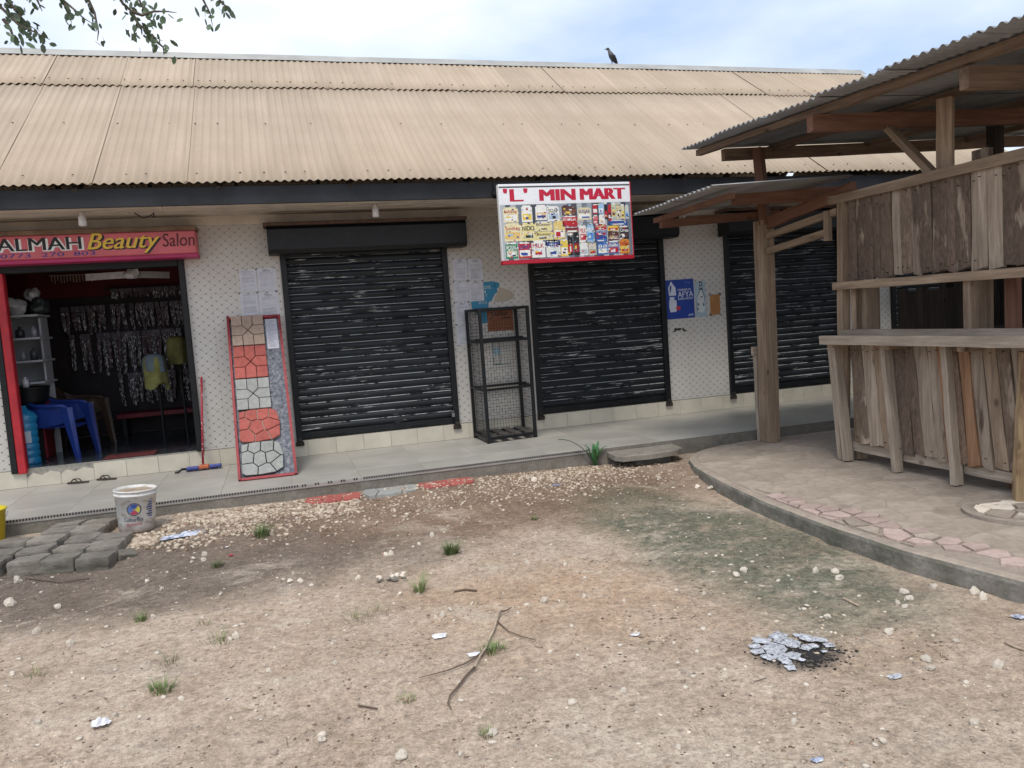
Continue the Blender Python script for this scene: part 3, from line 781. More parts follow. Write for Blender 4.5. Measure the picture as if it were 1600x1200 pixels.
# battens in front of the lower boards
for (tx, ty), (bx, by) in (((1306, 548), (1325, 713)), ((1299, 548), (1316, 712)), ((1384, 548), (1402, 729)), ((1479, 548), (1495, 748))):
    a = PT(bx, by, 2, PZ+.002); a.x = 4.655; b = PT(tx, ty, 0, 4.655); b.z = .925
    a.y = PT(bx, by, 0, 4.655).y; a.z = PZ+.002
    plank('batten', a, b, .075 if tx != 1299 else .05, .05, MW5, kiosk, .010, 8, roll=1.57)
# boards, one by one
def boards(y0, y1, zlo, zhi, mats, wlo, whi, X, seed, lean=0., jag=.02, name='board'):
    y = y0; k = 0
    while y > y1:
        w = hz(seed+k, wlo, whi); lo = zlo(y)+hz(seed+k+200, -jag, jag); hi = zhi(y)+hz(seed+k+400, -.006, .006)
        m = mats[int(hz(seed+k+600, 0, len(mats)-.001))]
        yc = y-w/2
        L_ = hi-lo; n = 9; vs = []; fs = []; th = hz(seed+k+800, .014, .026); sd_ = seed*3.1+k*1.7
        for i in range(n+1):
            z = lo+L_*i/n; q = .014*noise.noise(Vector((sd_, z*2.2, 0))); q2 = .014*noise.noise(Vector((sd_+5, z*2.2, 7)))
            yy = yc + lean*(hi-z) ; dx = .006*noise.noise(Vector((sd_+11, z*2, 3))); jz = 0
            jg = (.02*hz(seed+k+i, -1, 1) if i == 0 else 0)
            ws = w/2-.003
            for a, b in ((-1, 0), (-.45, -.3), (.4, -.35), (1, 0)):
                vs.append((X+b*.016*(1+.5*noise.noise(Vector((sd_, z*5, a))))-th/2+dx, yy-a*(ws+(q if a < 0 else q2)), z+jg*a))
            vs.append((X+th/2+dx, yy-(ws+q2), z)); vs.append((X+th/2+dx, yy+(ws+q), z))
        for i in range(n):
            for c in range(6): a = i*6+c; b = i*6+(c+1) % 6; fs.append((a, b, b+6, a+6))
        fs += [(5, 4, 3, 2, 1, 0), tuple(n*6+c for c in range(6))]
        me = bpy.data.meshes.new(name); ctr = Vector((X, yc, lo)); me.from_pydata([tuple(Vector(v)-ctr) for v in vs], [], fs); me.update(); me.materials.append(m)
        inst(name, me, ctr+Vector((.004*(k % 2), 0, 0)), kiosk, rot=(hz(seed+k+900, -.006, .006), 0, hz(seed+k+950, -.03, .03)))
        y -= w-.006+hz(seed+k+300, 0, .004); k += 1
boards(-3.09, -5.6, lambda y: 1.462, lambda y: 2.135, [MW1, MW6, MW6, MW1, MW6], .075, .14, 4.715, 11, .0, .012)
boards(-3.07, -4.86, lambda y: .055, lambda y: .95, [MW1, MW1, MW6, MW1, MW2], .10, .155, 4.705, 77, -.10, .015)
boards(-4.02, -4.22, lambda y: .05, lambda y: .95, [MW4], .09, .10, 4.690, 150, -.10, .01)
boards(-4.88, -5.6, lambda y: .05, lambda y: .95, [MW1, MW6], .10, .15, 4.705, 170, -.04, .015)
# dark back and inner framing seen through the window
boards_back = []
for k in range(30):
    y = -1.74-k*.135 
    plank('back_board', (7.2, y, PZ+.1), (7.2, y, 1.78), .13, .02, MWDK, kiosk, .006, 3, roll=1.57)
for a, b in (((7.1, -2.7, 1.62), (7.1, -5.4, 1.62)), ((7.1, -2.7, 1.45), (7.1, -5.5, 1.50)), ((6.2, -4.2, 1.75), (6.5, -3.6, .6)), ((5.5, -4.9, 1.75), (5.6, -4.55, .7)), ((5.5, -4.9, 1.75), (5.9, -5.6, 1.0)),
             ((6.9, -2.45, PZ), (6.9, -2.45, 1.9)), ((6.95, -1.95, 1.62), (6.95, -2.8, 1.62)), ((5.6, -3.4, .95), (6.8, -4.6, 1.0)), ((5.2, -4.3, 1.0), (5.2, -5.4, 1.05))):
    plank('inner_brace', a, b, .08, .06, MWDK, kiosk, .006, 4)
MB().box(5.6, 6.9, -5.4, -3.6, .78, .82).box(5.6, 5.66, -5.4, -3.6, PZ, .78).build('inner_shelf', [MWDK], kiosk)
# main roof: tie beams (across), purlins (along), sheets
def re(y): # left edge of the roof at a given y
    return 3.97+(-1.79-y)*-.027, 2.875-(-1.79-y)*.040
RS = .030
def rzk(x, y): ex, ez = re(y); return ez+(x-ex)*RS
def beam(y, x0, x1, w, h, mat, dz=0, name='tie_beam'):
    plank(name, (x0, y, rzk(x0, y)-.085-h/2+dz), (x1, y, rzk(x1, y)-.085-h/2+dz), h, w, mat, kiosk, .006, 10, roll=0)
def xbeam(name, y, x0, z0, x1, z1, h, w, mat, label=None):
    mb = MB(); n = 10; sd_ = x0*7+y
    for i in range(n+1):
        x = x0+(x1-x0)*i/n; z = z0+(z1-z0)*i/n+.012*noise.noise(Vector((x, sd_, 0))); e = .006*noise.noise(Vector((x*3, sd_, 5)))
        for dy, dz in ((-w/2, -h/2+e), (w/2, -h/2+e), (w/2, h/2), (-w/2, h/2)): mb.v.append((dy, dz, x-x0) if False else (x, y+dy, z+dz))
    for i in range(n):
        for q in range(4): a = i*4+q; b = i*4+(q+1) % 4; mb.f.append((a, a+4, b+4, b)); mb.mi.append(0)
    mb.f += [(0, 1, 2, 3), (n*4+3, n*4+2, n*4+1, n*4)]; mb.mi += [0, 0]
    # grain runs along the object's z: build it upright, then lay it along x
    me = bpy.data.meshes.new(name)
    me.from_pydata([(b-y, c-z0, a-x0) for a, b, c in mb.v], [], [f[::-1] for f in mb.f]); me.update(); me.materials.append(mat)
    o = inst(name, me, (x0, y, z0), kiosk)
    o.matrix_basis = Matrix.Translation(o.location) @ Matrix(((0, 0, 1, 0), (1, 0, 0, 0), (0, 1, 0, 0), (0, 0, 0, 1)))
    if label: o['label'] = label
    return o
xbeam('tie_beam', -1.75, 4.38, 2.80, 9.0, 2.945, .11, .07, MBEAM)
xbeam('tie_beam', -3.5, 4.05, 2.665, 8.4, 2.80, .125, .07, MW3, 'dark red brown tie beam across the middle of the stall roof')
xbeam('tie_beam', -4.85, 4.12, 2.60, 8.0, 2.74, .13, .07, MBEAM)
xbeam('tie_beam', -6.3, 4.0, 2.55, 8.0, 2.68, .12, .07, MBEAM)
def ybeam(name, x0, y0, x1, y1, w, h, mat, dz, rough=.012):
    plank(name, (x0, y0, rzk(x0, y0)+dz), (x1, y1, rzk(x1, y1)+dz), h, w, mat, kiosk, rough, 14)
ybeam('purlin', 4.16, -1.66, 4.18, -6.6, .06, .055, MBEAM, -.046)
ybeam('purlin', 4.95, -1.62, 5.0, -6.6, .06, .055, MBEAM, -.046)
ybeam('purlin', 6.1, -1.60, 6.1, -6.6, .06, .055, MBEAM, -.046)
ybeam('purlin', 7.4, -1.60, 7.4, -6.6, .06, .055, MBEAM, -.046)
kroof = link('stall_roof', None, kiosk); bpy.data.objects.remove(kroof)
cr = MB().bar((8.3, -1.6, rzk(8.3, -1.6)-.046), (8.3, -6.6, rzk(8.3, -6.6)-.046), .05, .05); kroof = cr.build('stall_roof', [MW3], kiosk)
yy = -1.60; k = 0
while yy > -7.2:
    w = .76; pitch = .076; vs = []; fs = []; nn = 80; sx = 4
    for i in range(nn+1):
        y = yy-w*i/nn; ex, ez = re(y)
        for j in range(sx+1):
            x = ex+hz(k, -.03, .03)+(8.9-ex)*j/sx
            vs.append((x, y, rzk(x, y)+.011*math.cos(2*math.pi*(y)/pitch)+.008*(1-i/nn)+.008*noise.noise(Vector((x, y*2, k)))))
    for i in range(nn):
        for j in range(sx): a = i*(sx+1)+j; fs.append((a, a+1, a+sx+2, a+sx+1))
    me = bpy.data.meshes.new('roof_sheet'); o0 = Vector((4, yy, 2.8)); me.from_pydata([tuple(Vector(v)-o0) for v in vs], [], fs); me.update()
    me.polygons.foreach_set('use_smooth', [True]*len(fs)); me.materials.append(MGALV)
    o = inst('roof_sheet', me, o0, kroof); so = o.modifiers.new('thick', 'SOLIDIFY'); so.thickness = .0015
    yy -= .70; k += 1
# king post and brace over the board wall
plank('king_post', (4.80, -4.03, 2.15), (4.82, -4.02, 2.72), .105, .06, MW2, kiosk, .006, 5, roll=1.57)
plank('brace', (4.78, -3.96, 2.17), (4.77, -3.52, 2.63), .065, .05, MW2, kiosk, .005, 5, roll=1.57)
plank('rail_stub', (4.82, -4.33, 2.15), (4.82, -4.33, 2.29), .12, .06, MW6, kiosk, .006, 3, roll=1.57)
plank('post', (6.2, -3.2, 2.3), (6.2, -3.2, 2.75), .10, .09, MWDK, kiosk, .006, 3)
# lower canopy over the stall doorway
lz = lambda x, y: 2.245+(x-3.39)*.045+(-1.74-y)*.012
can = MB().bar((3.62, -1.72, 2.185), (3.60, -3.1, 2.20), .05, .045); cano = can.build('canopy', [MW3], kiosk)
yy = -1.70; k = 0
for k in range(2):
    vs = []; fs = []; nn = 80; sx = 3
    for i in range(nn+1):
        y = yy-.78*i/nn; ex = 3.385-.03*(-1.74-y)/1.5
        for j in range(sx+1):
            x = ex+(4.68-ex)*j/sx; vs.append((x, y, lz(x, y)+.011*math.cos(2*math.pi*y/.076)+.006*(1-i/nn)))
    for i in range(nn):
        for j in range(sx): a = i*(sx+1)+j; fs.append((a, a+1, a+sx+2, a+sx+1))
    me = bpy.data.meshes.new('canopy_sheet'); o0 = Vector((3.4, yy, 2.2)); me.from_pydata([tuple(Vector(v)-o0) for v in vs], [], fs); me.update()
    me.polygons.foreach_set('use_smooth', [True]*len(fs)); me.materials.append(MGALV)
    o = inst('canopy_sheet', me, o0, cano); so = o.modifiers.new('thick', 'SOLIDIFY'); so.thickness = .0015
    yy -= .73
p0 = PT(1028, 352, 1, -1.80); p1 = PT(1330, 318, 1, -1.80)
xbeam('canopy_beam', -1.80, 3.63, 2.145, 4.95, 2.21, .075, .06, MW3)
p0 = PT(1146, 308, 1, -2.6); p1 = PT(1335, 300, 1, -2.6)
xbeam('canopy_beam', -2.6, p0.x, p0.z-.012, p1.x, p1.z-.004, .115, .07, MW3)
xbeam('canopy_strip', -1.70, 3.95, 2.20, 4.5, 2.215, .045, .03, MW5)
print('kiosk', p0, p1, nump)
for k in range(7):  # dark boards added to blacken the view through the serving window
    plank('dark_filler', (6.25, -2.03-k*.125, PZ), (6.25, -2.03-k*.125, 1.34+hz(k, -.02, .02)), .125, .02, MWDK, kiosk, .006, 3, roll=1.57)

# ================================================================== SIGNS
# pink salon sign: painted shutter housing, lettering by hand
sg = thing('salon_sign', 'pink hand painted ALMAH Beauty Salon signboard above the open salon doorway', 'sign', (-2.2, -.25, 2.17))
PINK = flat((.62, .14, .16), .5, 0, .12, 3., name='pink_paint'); MAG = flat((.42, .03, .12), .5, 0, .12, 4., name='magenta_paint')
MB().box(-4.6, -.70, -.245, -.004, 2.20, 2.43).build('board', [PINK], sg, bevel=.012)
MB().box(-4.6, -.695, -.25, -.004, 2.165, 2.199).build('bottom_strip', [MAG], sg, bevel=.004)
MB().box(-4.6, -.69, -.262, -.002, 2.431, 2.475).build('top_cap', [flat((.20, .13, .085), .85, 0, .25, 5., name='brown_cap')], sg, bevel=.006)
def onsign(x0, y0, x1, y1):   # pixel box -> rectangle on the sign front
    a = PT(x0, y1, 1, -.25); b = PT(x1, y0, 1, -.25); return a.x, a.z, b.x, b.z
fs_ = wallframe(0, 0, -.2455)
def lets(parent, s, x0, z0, x1, z1, mats, bold, shear=0., shadow=None, fr=None, d=.001, name='lettering'):
    mb = MB(); fr = fr or fs_
    if shadow:
        put_text(mb, s, x0+shadow[0], z0+shadow[1], x1+shadow[0], z1+shadow[1], d, 1, bold+.02, shear, fr)
    put_text(mb, s, x0, z0, x1, z1, d+.0012, 0, bold, shear, fr)
    mb.build(name, mats, parent)
YEL = prnt((.78, .52, .06)); MAROON = prnt((.10, .01, .015)); BLUE = prnt((.03, .04, .25))
lets(sg, 'ALMAH', -2.452, 2.285, -1.735, 2.405, [BLACK, WHITE], .03, 0, (.008, -.010))
lets(sg, 'Beauty', -1.685, 2.225, -1.035, 2.428, [YEL, BLACK], .02, .35, (.010, -.010))
lets(sg, 'Salon', -1.010, 2.275, -.715, 2.405, [MAROON, MAROON], .03, .1)
lets(sg, '0773  270  803', -2.43, 2.222, -1.62, 2.262, [BLUE, BLUE], .012)

# mini mart sign hanging from the fascia
mm = thing('shop_sign', "white and red 'L' MIN MART signboard printed with rows of groceries, over the second shutter", 'sign', (2.95, -1.05, 1.9))
X0, X1, Z0, Z1 = 2.232, 3.672, 1.905, 2.675
MB().box(X0, X1, -1.075, -1.005, Z0, Z1).build('panel', [WHITE], mm, bevel=.004)
MB().box(X0-.004, X1+.006, -1.082, -1.00, Z0-.028, Z0+.012).box(X1-.004, X1+.006, -1.082, -1.0, Z0, Z1).build('red_edge', [prnt((.42, .01, .03))], mm, bevel=.002)
MB().box(X0-.03, X1+.03, -1.000, -.94, Z1-.09, Z1-.06).build('hanger_bar', [MBLK], mm)
fm = lambda u, v, d: (X0+.006+u*(X1-X0-.012), -1.0757-d, Z0+.012+v*(Z1-Z0-.016))
cols = {}; pm = MB(); plist = []
def C(c):
    if c not in cols: cols[c] = len(plist); plist.append(prnt(c))
    return cols[c]
rect(pm, fm, 0, .735, 1, 1, .0005, C((.80, .81, .83)))
rect(pm, fm, 0, .955, 1, .975, .001, C((.05, .06, .07)))
for k in range(26): rect(pm, fm, k/26, .0, (k+1)/26, .73, .0005, C([(.07, .09, .11), (.16, .19, .23), (.30, .34, .38), (.05, .06, .08), (.42, .46, .48)][int(hz(k, 0, 5))]))
REDL = C((.50, .012, .045))
put_text(pm, "'L'", .035, .775, .205, .945, .0015, REDL, .05, 0, fm)
put_text(pm, 'MIN', .305, .775, .565, .925, .0015, REDL, .06, 0, fm)
put_text(pm, 'MART', .615, .775, .955, .925, .0015, REDL, .06, 0, fm)
W3, CR, YL, LB, NB, RD, GN, BR, PK, BK = (.80, .80, .76), (.76, .68, .42), (.76, .56, .08), (.32, .52, .72), (.03, .07, .30), (.48, .02, .03), (.02, .22, .12), (.10, .04, .03), (.60, .18, .20), (.02, .02, .025)
items = [  # u0 v0 u1 v1 body, label colour, text, ink
    (.02, .50, .13, .70, CR, W3, 'Sundrop', RD), (.155, .50, .235, .72, W3, YL, '', NB), (.02, .25, .145, .49, CR, (.72, .50, .18), 'Sundrop', RD), (.02, .02, .11, .235, GN, (.55, .62, .50), 'ROYAL', W3),
    (.145, .25, .25, .49, (.74, .66, .30), CR, 'NIDO', BK), (.25, .37, .38, .50, CR, (.70, .66, .30), 'Butter', BR), (.25, .25, .38, .365, (.68, .62, .26), CR, 'Butter', BR), (.115, .02, .21, .235, RD, W3, 'OMO', NB),
    (.215, .02, .315, .25, W3, (.72, .74, .78), 'MILK', RD), (.325, .02, .43, .25, W3, (.62, .68, .62), 'FULL', NB), (.325, .17, .43, .25, NB, NB, 'MILK', W3), (.435, .02, .49, .26, YL, W3, '', BR), (.39, .25, .475, .50, (.72, .56, .20), W3, '', RD),
    (.26, .52, .345, .72, W3, (.70, .50, .28), '', NB), (.35, .50, .44, .70, W3, (.40, .50, .62), 'SOAP', BK), (.46, .42, .575, .56, RD, RD, 'KitKat', W3), (.46, .57, .565, .71, BR, (.20, .10, .07), '', YL), (.48, .33, .58, .41, (.22, .02, .03), (.4, .3, .25), '', W3),
    (.58, .50, .685, .67, (.66, .58, .38), W3, 'SUGAR', NB), (.49, .03, .53, .33, BK, RD, '', W3), (.535, .03, .58, .35, BK, (.30, .02, .03), '', W3), (.585, .20, .64, .43, W3, PK, 'MILK', RD), (.645, .20, .70, .44, LB, (.10, .28, .60), 'MILK', W3),
    (.585, .02, .645, .19, W3, (.45, .50, .55), '', NB), (.65, .02, .71, .18, (.62, .58, .50), (.3, .3, .32), '', RD), (.70, .58, .735, .71, RD, W3, '', W3), (.745, .58, .785, .72, LB, W3, '', NB), (.70, .44, .735, .56, PK, RD, '', W3), (.745, .44, .79, .57, W3, W3, '', RD),
    (.79, .50, .815, .73, BK, RD, '', W3), (.82, .48, .845, .70, RD, BK, '', W3), (.85, .52, .88, .72, (.55, .60, .40), YL, '', BR), (.885, .50, .915, .71, (.68, .56, .30), W3, '', BR), (.92, .50, .95, .70, (.66, .62, .42), YL, '', BR), (.955, .50, .985, .69, (.55, .58, .55), LB, '', NB),
    (.82, .41, .97, .48, NB, (.06, .20, .45), '', W3), (.71, .36, .80, .43, RD, RD, 'Biscuit', W3), (.71, .28, .80, .355, NB, RD, 'Cola', W3), (.71, .19, .80, .275, NB, (.10, .20, .50), '', W3), (.81, .34, .895, .42, YL, RD, '', W3), (.81, .21, .895, .33, BR, (.35, .25, .25), '', W3), (.90, .22, .975, .40, BK, (.08, .05, .06), 'Oreo', W3),
    (.72, .02, .80, .185, (.04, .16, .48), W3, '88', W3), (.805, .02, .89, .20, (.10, .16, .40), RD, 'Flakes', W3), (.895, .02, .975, .22, (.62, .22, .04), YL, 'Kelloggs', RD)]
for k, (a, b, c, e, body, lab, tx, ink) in enumerate(items):
    w, h = c-a, e-b
    if 'bottle' == tx: pass
    rect(pm, fm, a, b, c, b+h*.9, .001, C(body)); rect(pm, fm, a+w*.12, b+h*.9, c-w*.12, e, .001, C(W3 if k % 2 else body))
    rect(pm, fm, a+w*.08, b+h*.12, c-w*.08, b+h*.5, .0014, C(lab))
    if hz(k) < .8: rect(pm, fm, a+w*hz(k+1, .1, .4), b+h*.16, a+w*hz(k+2, .55, .9), b+h*hz(k+3, .25, .42), .0017, C(ink))
    if hz(k+8) < .6: rect(pm, fm, a+w*.2, b+h*.30, a+w*.5, b+h*.4, .0019, C([YL, W3, LB, PK][k % 4]))
    if tx: put_text(pm, tx, a+w*.08, b+h*.56, c-w*.08, b+h*.82, .002, C(ink), .02, 0, fm)
for k in range(420):
    u, v = hz(k, .015, .975), hz(k+500, .02, .70); w = hz(k+900, .004, .018); h = hz(k+1300, .004, .02)
    rect(pm, fm, u, v, min(.985, u+w), v+h, .0024+k*.000001, C([W3, CR, BK, NB, RD, BR, LB, (.45, .46, .44), W3, YL, (.2, .2, .2)][int(hz(k+1700, 0, 11))]))
pm.build('printed_face', plist, mm)

# notices and posters on the tiles (each is a flat sheet of paper)
def paper(name, label, cat, x0, z0, x1, z1, col, group=None, tilt=0., y=-.003, tape=True):
    o = thing(name, label, cat, ((x0+x1)/2, y, z0), group)
    w, h = x1-x0, z1-z0; c, s = math.cos(tilt), math.sin(tilt)
    fr = lambda u, v, d: (x0+w*(u+.0*s)+(v-.5)*h*-s, y-.001-d-.003*math.sin(u*7+x0*9)*math.sin(v*6), z0+h*v+(u-.5)*w*s)
    mb = MB(); N = 6
    for i in range(N+1):
        for j in range(N+1): mb.v.append(fr(i/N, j/N, 0))
    for i in range(N):
        for j in range(N): a = i*(N+1)+j; mb.f.append((a, a+N+1, a+N+2, a+1)); mb.mi.append(0)
    sh = mb.build('sheet', [prnt(col)], o); return o, fr
def notice(label, x0, z0, x1, z1, seed, tilt=0., col=(.56, .56, .60), group=None):
    o, fr = paper('notice', label, 'notice', x0, z0, x1, z1, col, group, tilt)
    mb = MB(); v = .93; k = 0
    while v > .06:
        hd = k < 3 and seed % 3 != 1
        u = .14 if not hd else .3; e = .86 if not hd else .7; hh = .012 if not hd else .024
        if hz(seed*50+k) < .16 and k > 2: v -= .04; k += 1; continue
        q = u
        while q < e:
            l = hz(seed*90+k*7+q, .03, .11); rect(mb, fr, q, v, min(e, q+l), v+hh*hz(k+q, .5, 1.), .0008, 0 if (hd or hz(k*3+seed) < .3) else 1); q += l+.018
            if hz(q*77+seed+k) < .06: break
        v -= .034 if not hd else .042; k += 1
    mb.build('printed_lines', [INK, prnt((.28, .28, .33))], o)
    for u, w_ in ((0, 1), (1, 1), (0, 0), (1, 0), (.5, 1)):
        if hz(seed+u*3+w_*7) < .85:
            tp = MB(); a = hz(seed+u, -.04, .04); q = (u-.04+a, w_-.02); n = 6
            tp.add([fr(q[0]+.08*math.cos(i*1.05)*hz(seed+i, .6, 1.2), q[1]+.022*math.sin(i*1.05), .0016) for i in range(n)], [tuple(range(n))])
            tp.build('tape', [prnt((.10, .095, .09))], o)
    return o
notice('upper left white notice of the four beside the paver board', -.335, 1.80, -.165, 2.035, 1, 0)
notice('upper right white notice of the four, next to the first shutter frame', -.155, 1.80, .035, 2.04, 2, 0)
notice('lower left white notice of the four, directly above the paver board', -.345, 1.555, -.17, 1.79, 4, .0)
notice('lower right white notice of the four, touching the first shutter frame', -.160, 1.53, .038, 1.79, 3, 0)
notice('top left notice of the white column between first and second shutter', 1.955, 1.80, 2.115, 2.04, 5)
notice('top right notice of the white column, above the torn blue poster', 2.125, 1.79, 2.295, 2.035, 6, .0)
notice('middle left notice of the white column between the two shutters', 1.95, 1.56, 2.11, 1.79, 7)
notice('middle right notice overlapping the torn blue poster', 2.115, 1.555, 2.29, 1.785, 8)
notice('third notice down the column beside the wire cage top', 1.945, 1.31, 2.105, 1.55, 9)
notice('fourth and lowest notice of the column beside the wire cage', 1.945, 1.07, 2.10, 1.30, 10)
# torn blue poster
o, fr = paper('torn_poster', 'torn light blue poster with white letters behind the wire cage', 'poster', 2.20, 1.25, 2.50, 1.76, (.03, .22, .36)); bpy.data.objects.remove([c for c in kids(o)][0])
f2 = wallframe(0, 0, -.0015)
mb = MB(); poly = [(2.28, 1.765), (2.40, 1.77), (2.46, 1.755), (2.485, 1.74), (2.48, 1.70), (2.45, 1.685), (2.455, 1.65), (2.42, 1.62), (2.40, 1.60), (2.385, 1.555), (2.34, 1.53), (2.33, 1.43), (2.335, 1.34), (2.30, 1.30), (2.24, 1.295), (2.235, 1.36), (2.19, 1.41), (2.14, 1.46), (2.13, 1.545), (2.16, 1.56), (2.28, 1.56)]
mb.add([f2(x, z, 0) for x, z in poly], [tuple(range(len(poly)))]); mb.build('sheet', [prnt((.03, .22, .36))], o)
mb = MB(); put_text(mb, 'OTE', 2.30, 1.685, 2.375, 1.72, .002, 0, .03, 0, f2); put_text(mb, '1', 2.30, 1.64, 2.312, 1.67, .002, 0, .03, 0, f2); put_text(mb, 'T', 2.305, 1.60, 2.33, 1.628, .002, 0, .03, 0, f2); put_text(mb, 'A', 2.41, 1.70, 2.435, 1.745, .002, 1, .03, 0, f2); put_text(mb, 'ZO', 2.215, 1.52, 2.32, 1.545, .002, 0, .01, 0, f2)
mb.build('lettering', [prnt((.55, .62, .62)), prnt((.03, .09, .16))], o)
mb = MB(); mb.prism([(2.40, 1.53), (2.42, 1.60), (2.46, 1.64), (2.47, 1.70), (2.60, 1.66), (2.66, 1.60), (2.64, 1.56), (2.55, 1.53)], 0, .0006, mtx=Matrix(((1, 0, 0, 0), (0, 0, -1, -.001), (0, 1, 0, 0), (0, 0, 0, 1))))
mb.build('glue_patch', [prnt((.44, .38, .29))], o)
# orange poster
o, fr = paper('orange_poster', 'small faded orange poster reading TAMAA inside the wire cage outline', 'poster', 2.31, 1.20, 2.615, 1.445, (.26, .085, .035))
mb = MB(); put_text(mb, 'TAMAA', .14, .68, .80, .88, .001, 0, .03, 0, fr); rect(mb, fr, .08, .57, .92, .62, .001, 0)
for k in range(5): rect(mb, fr, .1, .48-k*.09, hz(k, .5, .85), .5-k*.09, .001, 1)
rect(mb, fr, 0, .5, 1, .52, .0008, 1)
mb.build('lettering', [BLACK, prnt((.16, .05, .02))], o)
# bottle drawing poster
o, fr = paper('bottle_poster', 'pale poster with a drawn water bottle inside the wire cage outline', 'poster', 2.33, .77, 2.60, 1.14, (.50, .48, .44))
mb = MB()
def outl(mb, fr, pts, w, m=0, d=.0012):
    for i in range(len(pts)-1):
        a, b = Vector(pts[i]), Vector(pts[i+1]); n_ = Vector((-(b-a).y, (b-a).x)); n_.normalize(); n_ *= w/2
        mb.add([fr(*(a-n_), d), fr(*(b-n_), d), fr(*(b+n_), d), fr(*(a+n_), d)], [(0, 1, 2, 3)], m)
outl(mb, fr, [(.08, .12), (.08, .78), (.14, .86), (.16, .95), (.28, .95), (.30, .86), (.36, .78), (.36, .12), (.08, .12)], .03)
rect(mb, fr, .09, .42, .35, .64, .001, 1); put_text(mb, 'ni', .42, .88, .58, .96, .001, 0, .02, 0, fr)
for k in range(3): rect(mb, fr, .62, .9-k*.03, .85, .91-k*.03, .001, 0)
rect(mb, fr, .36, .10, .8, .12, .001, 0); mb.build('print', [prnt((.05, .10, .14)), prnt((.28, .42, .50))], o)
# blue AFYA poster
o, fr = paper('blue_poster', 'blue poster with white bottle and the word AFYA on the tiled pier', 'poster', 4.585, 1.185, 4.975, 1.665, (.015, .05, .30), tilt=.01)
mb = MB(); mb.add([fr(u, v, .001) for u, v in [(.14, .18), (.34, .18), (.37, .24), (.37, .46), (.35, .48), (.35, .58), (.37, .62), (.36, .80), (.26, .90), (.24, .95), (.19, .95), (.17, .90), (.10, .80), (.12, .60), (.12, .48), (.11, .3)]], [tuple(range(16))], 0)
rect(mb, fr, .12, .48, .35, .60, .0015, 2); put_text(mb, 'drop', .15, .51, .32, .57, .002, 0, 0, 0, fr)
put_text(mb, 'THAMANI YA', .42, .70, .90, .76, .0015, 0, .03, 0, fr); put_text(mb, 'AFYA', .43, .545, .97, .685, .0015, 0, .03, 0, fr); put_text(mb, 'KAMA MOYO', .43, .475, .95, .53, .0015, 0, .03, 0, fr)
mb.add([fr(.42+.085*math.cos(a), .27+.055*math.sin(a), .002) for a in [i*.52 for i in range(12)]], [tuple(range(12))], 1)
rect(mb, fr, .75, .06, .95, .075, .001, 0); rect(mb, fr, .78, .09, .95, .10, .001, 0); put_text(mb, 'drop', .70, .89, .88, .93, .001, 3, 0, 0, fr)
mb.build('print', [prnt((.62, .66, .74)), prnt((.50, .03, .05)), prnt((.02, .08, .34)), prnt((.25, .32, .62))], o)
# bottle poster beside it
o, fr = paper('glass_bottle_poster', 'narrow pale poster with a dark outlined glass bottle right of the blue AFYA poster', 'poster', 4.99, 1.19, 5.14, 1.63, (.36, .47, .54), tilt=.0)
mb = MB(); mb.add([fr(u, v, .001) for u, v in [(.12, .16), (.62, .10), (.86, .18), (.88, .40), (.80, .60), (.70, .68), (.66, .95), (.46, .98), (.40, .70), (.22, .58), (.14, .40)]], [tuple(range(11))], 1)
outl(mb, fr, [(.12, .16), (.14, .40), (.22, .58), (.40, .70), (.46, .98), (.66, .95), (.70, .68), (.84, .58), (.88, .40)], .05)
for k, (a, b, c, e) in enumerate(((.22, .44, .5, .52), (.55, .42, .8, .5), (.2, .32, .45, .38), (.55, .30, .82, .37), (.3, .54, .7, .57), (.45, .75, .66, .80), (.48, .86, .64, .90), (.15, .2, .45, .24))): rect(mb, fr, a, b, c, e, .0016, 0)
put_text(mb, '88', .25, .29, .75, .39, .002, 2, .02, 0, fr); mb.build('print', [prnt((.03, .05, .09)), prnt((.60, .64, .64)), prnt((.08, .2, .24))], o)
# orange note with taped corners
o, fr = paper('orange_note', 'small orange handwritten note with taped corners beside the third shutter', 'note', 5.195, 1.20, 5.335, 1.455, (.44, .21, .07))
mb = MB()
for k in range(16): rect(mb, fr, .08, .94-k*.056, hz(k, .75, .95), .952-k*.056, .001, 0)
mb.build('printed_lines', [prnt((.27, .10, .03))], o)
for k, (u, v) in enumerate(((0, 1), (1, 1), (0, 0), (1, 0))):
    mb = MB(); mb.add([fr(u+a, v+b, .002) for a, b in ((-.22, -.02 if v else .03), (-.05, .08), (.2, .02 if v else -.06), (.05, -.07))], [(0, 3, 2, 1)]); mb.build('tape', [prnt((.13, .11, .10) if k % 3 else (.25, .24, .24))], o)

# ================================================================== THINGS ON THE PORCH
# wire display cage
cg = thing('wire_cage', 'black welded wire display cage with three shelves standing against the tiles', 'display cage', (2.36, -.3, 0))
FL, FR, BL, BR_ = Vector((2.075, -.58, 0)), Vector((2.635, -.50, 0)), Vector((2.055, -.06, 0)), Vector((2.64, -.045, 0))
Hc = 1.46; up3 = Vector((0, 0, 1))
for c in (FL, FR, BL, BR_): MB().bar(c, c+up3*Hc, .034, .034).build('upright', [MBLK], cg)
def ring(z, nm, w=.026):
    for a, b in ((FL, FR), (FR, BR_), (BR_, BL), (BL, FL)): MB().bar(a+up3*z, b+up3*z, w, w).build(nm, [MBLK], cg)
ring(.05, 'bottom_frame', .03); ring(Hc-.013, 'top_frame', .03); ring(.58, 'shelf_frame'); ring(1.10, 'shelf_frame')
for i in range(4):
    f = (i+.5)/4; MB().bar(FL.lerp(FR, f)+up3*.072, BL.lerp(BR_, f)+up3*.072, .09, .014).build('bottom_slat', [flat((.07, .065, .06), .7, .1, .3, 12., name='dusty_black')], cg)
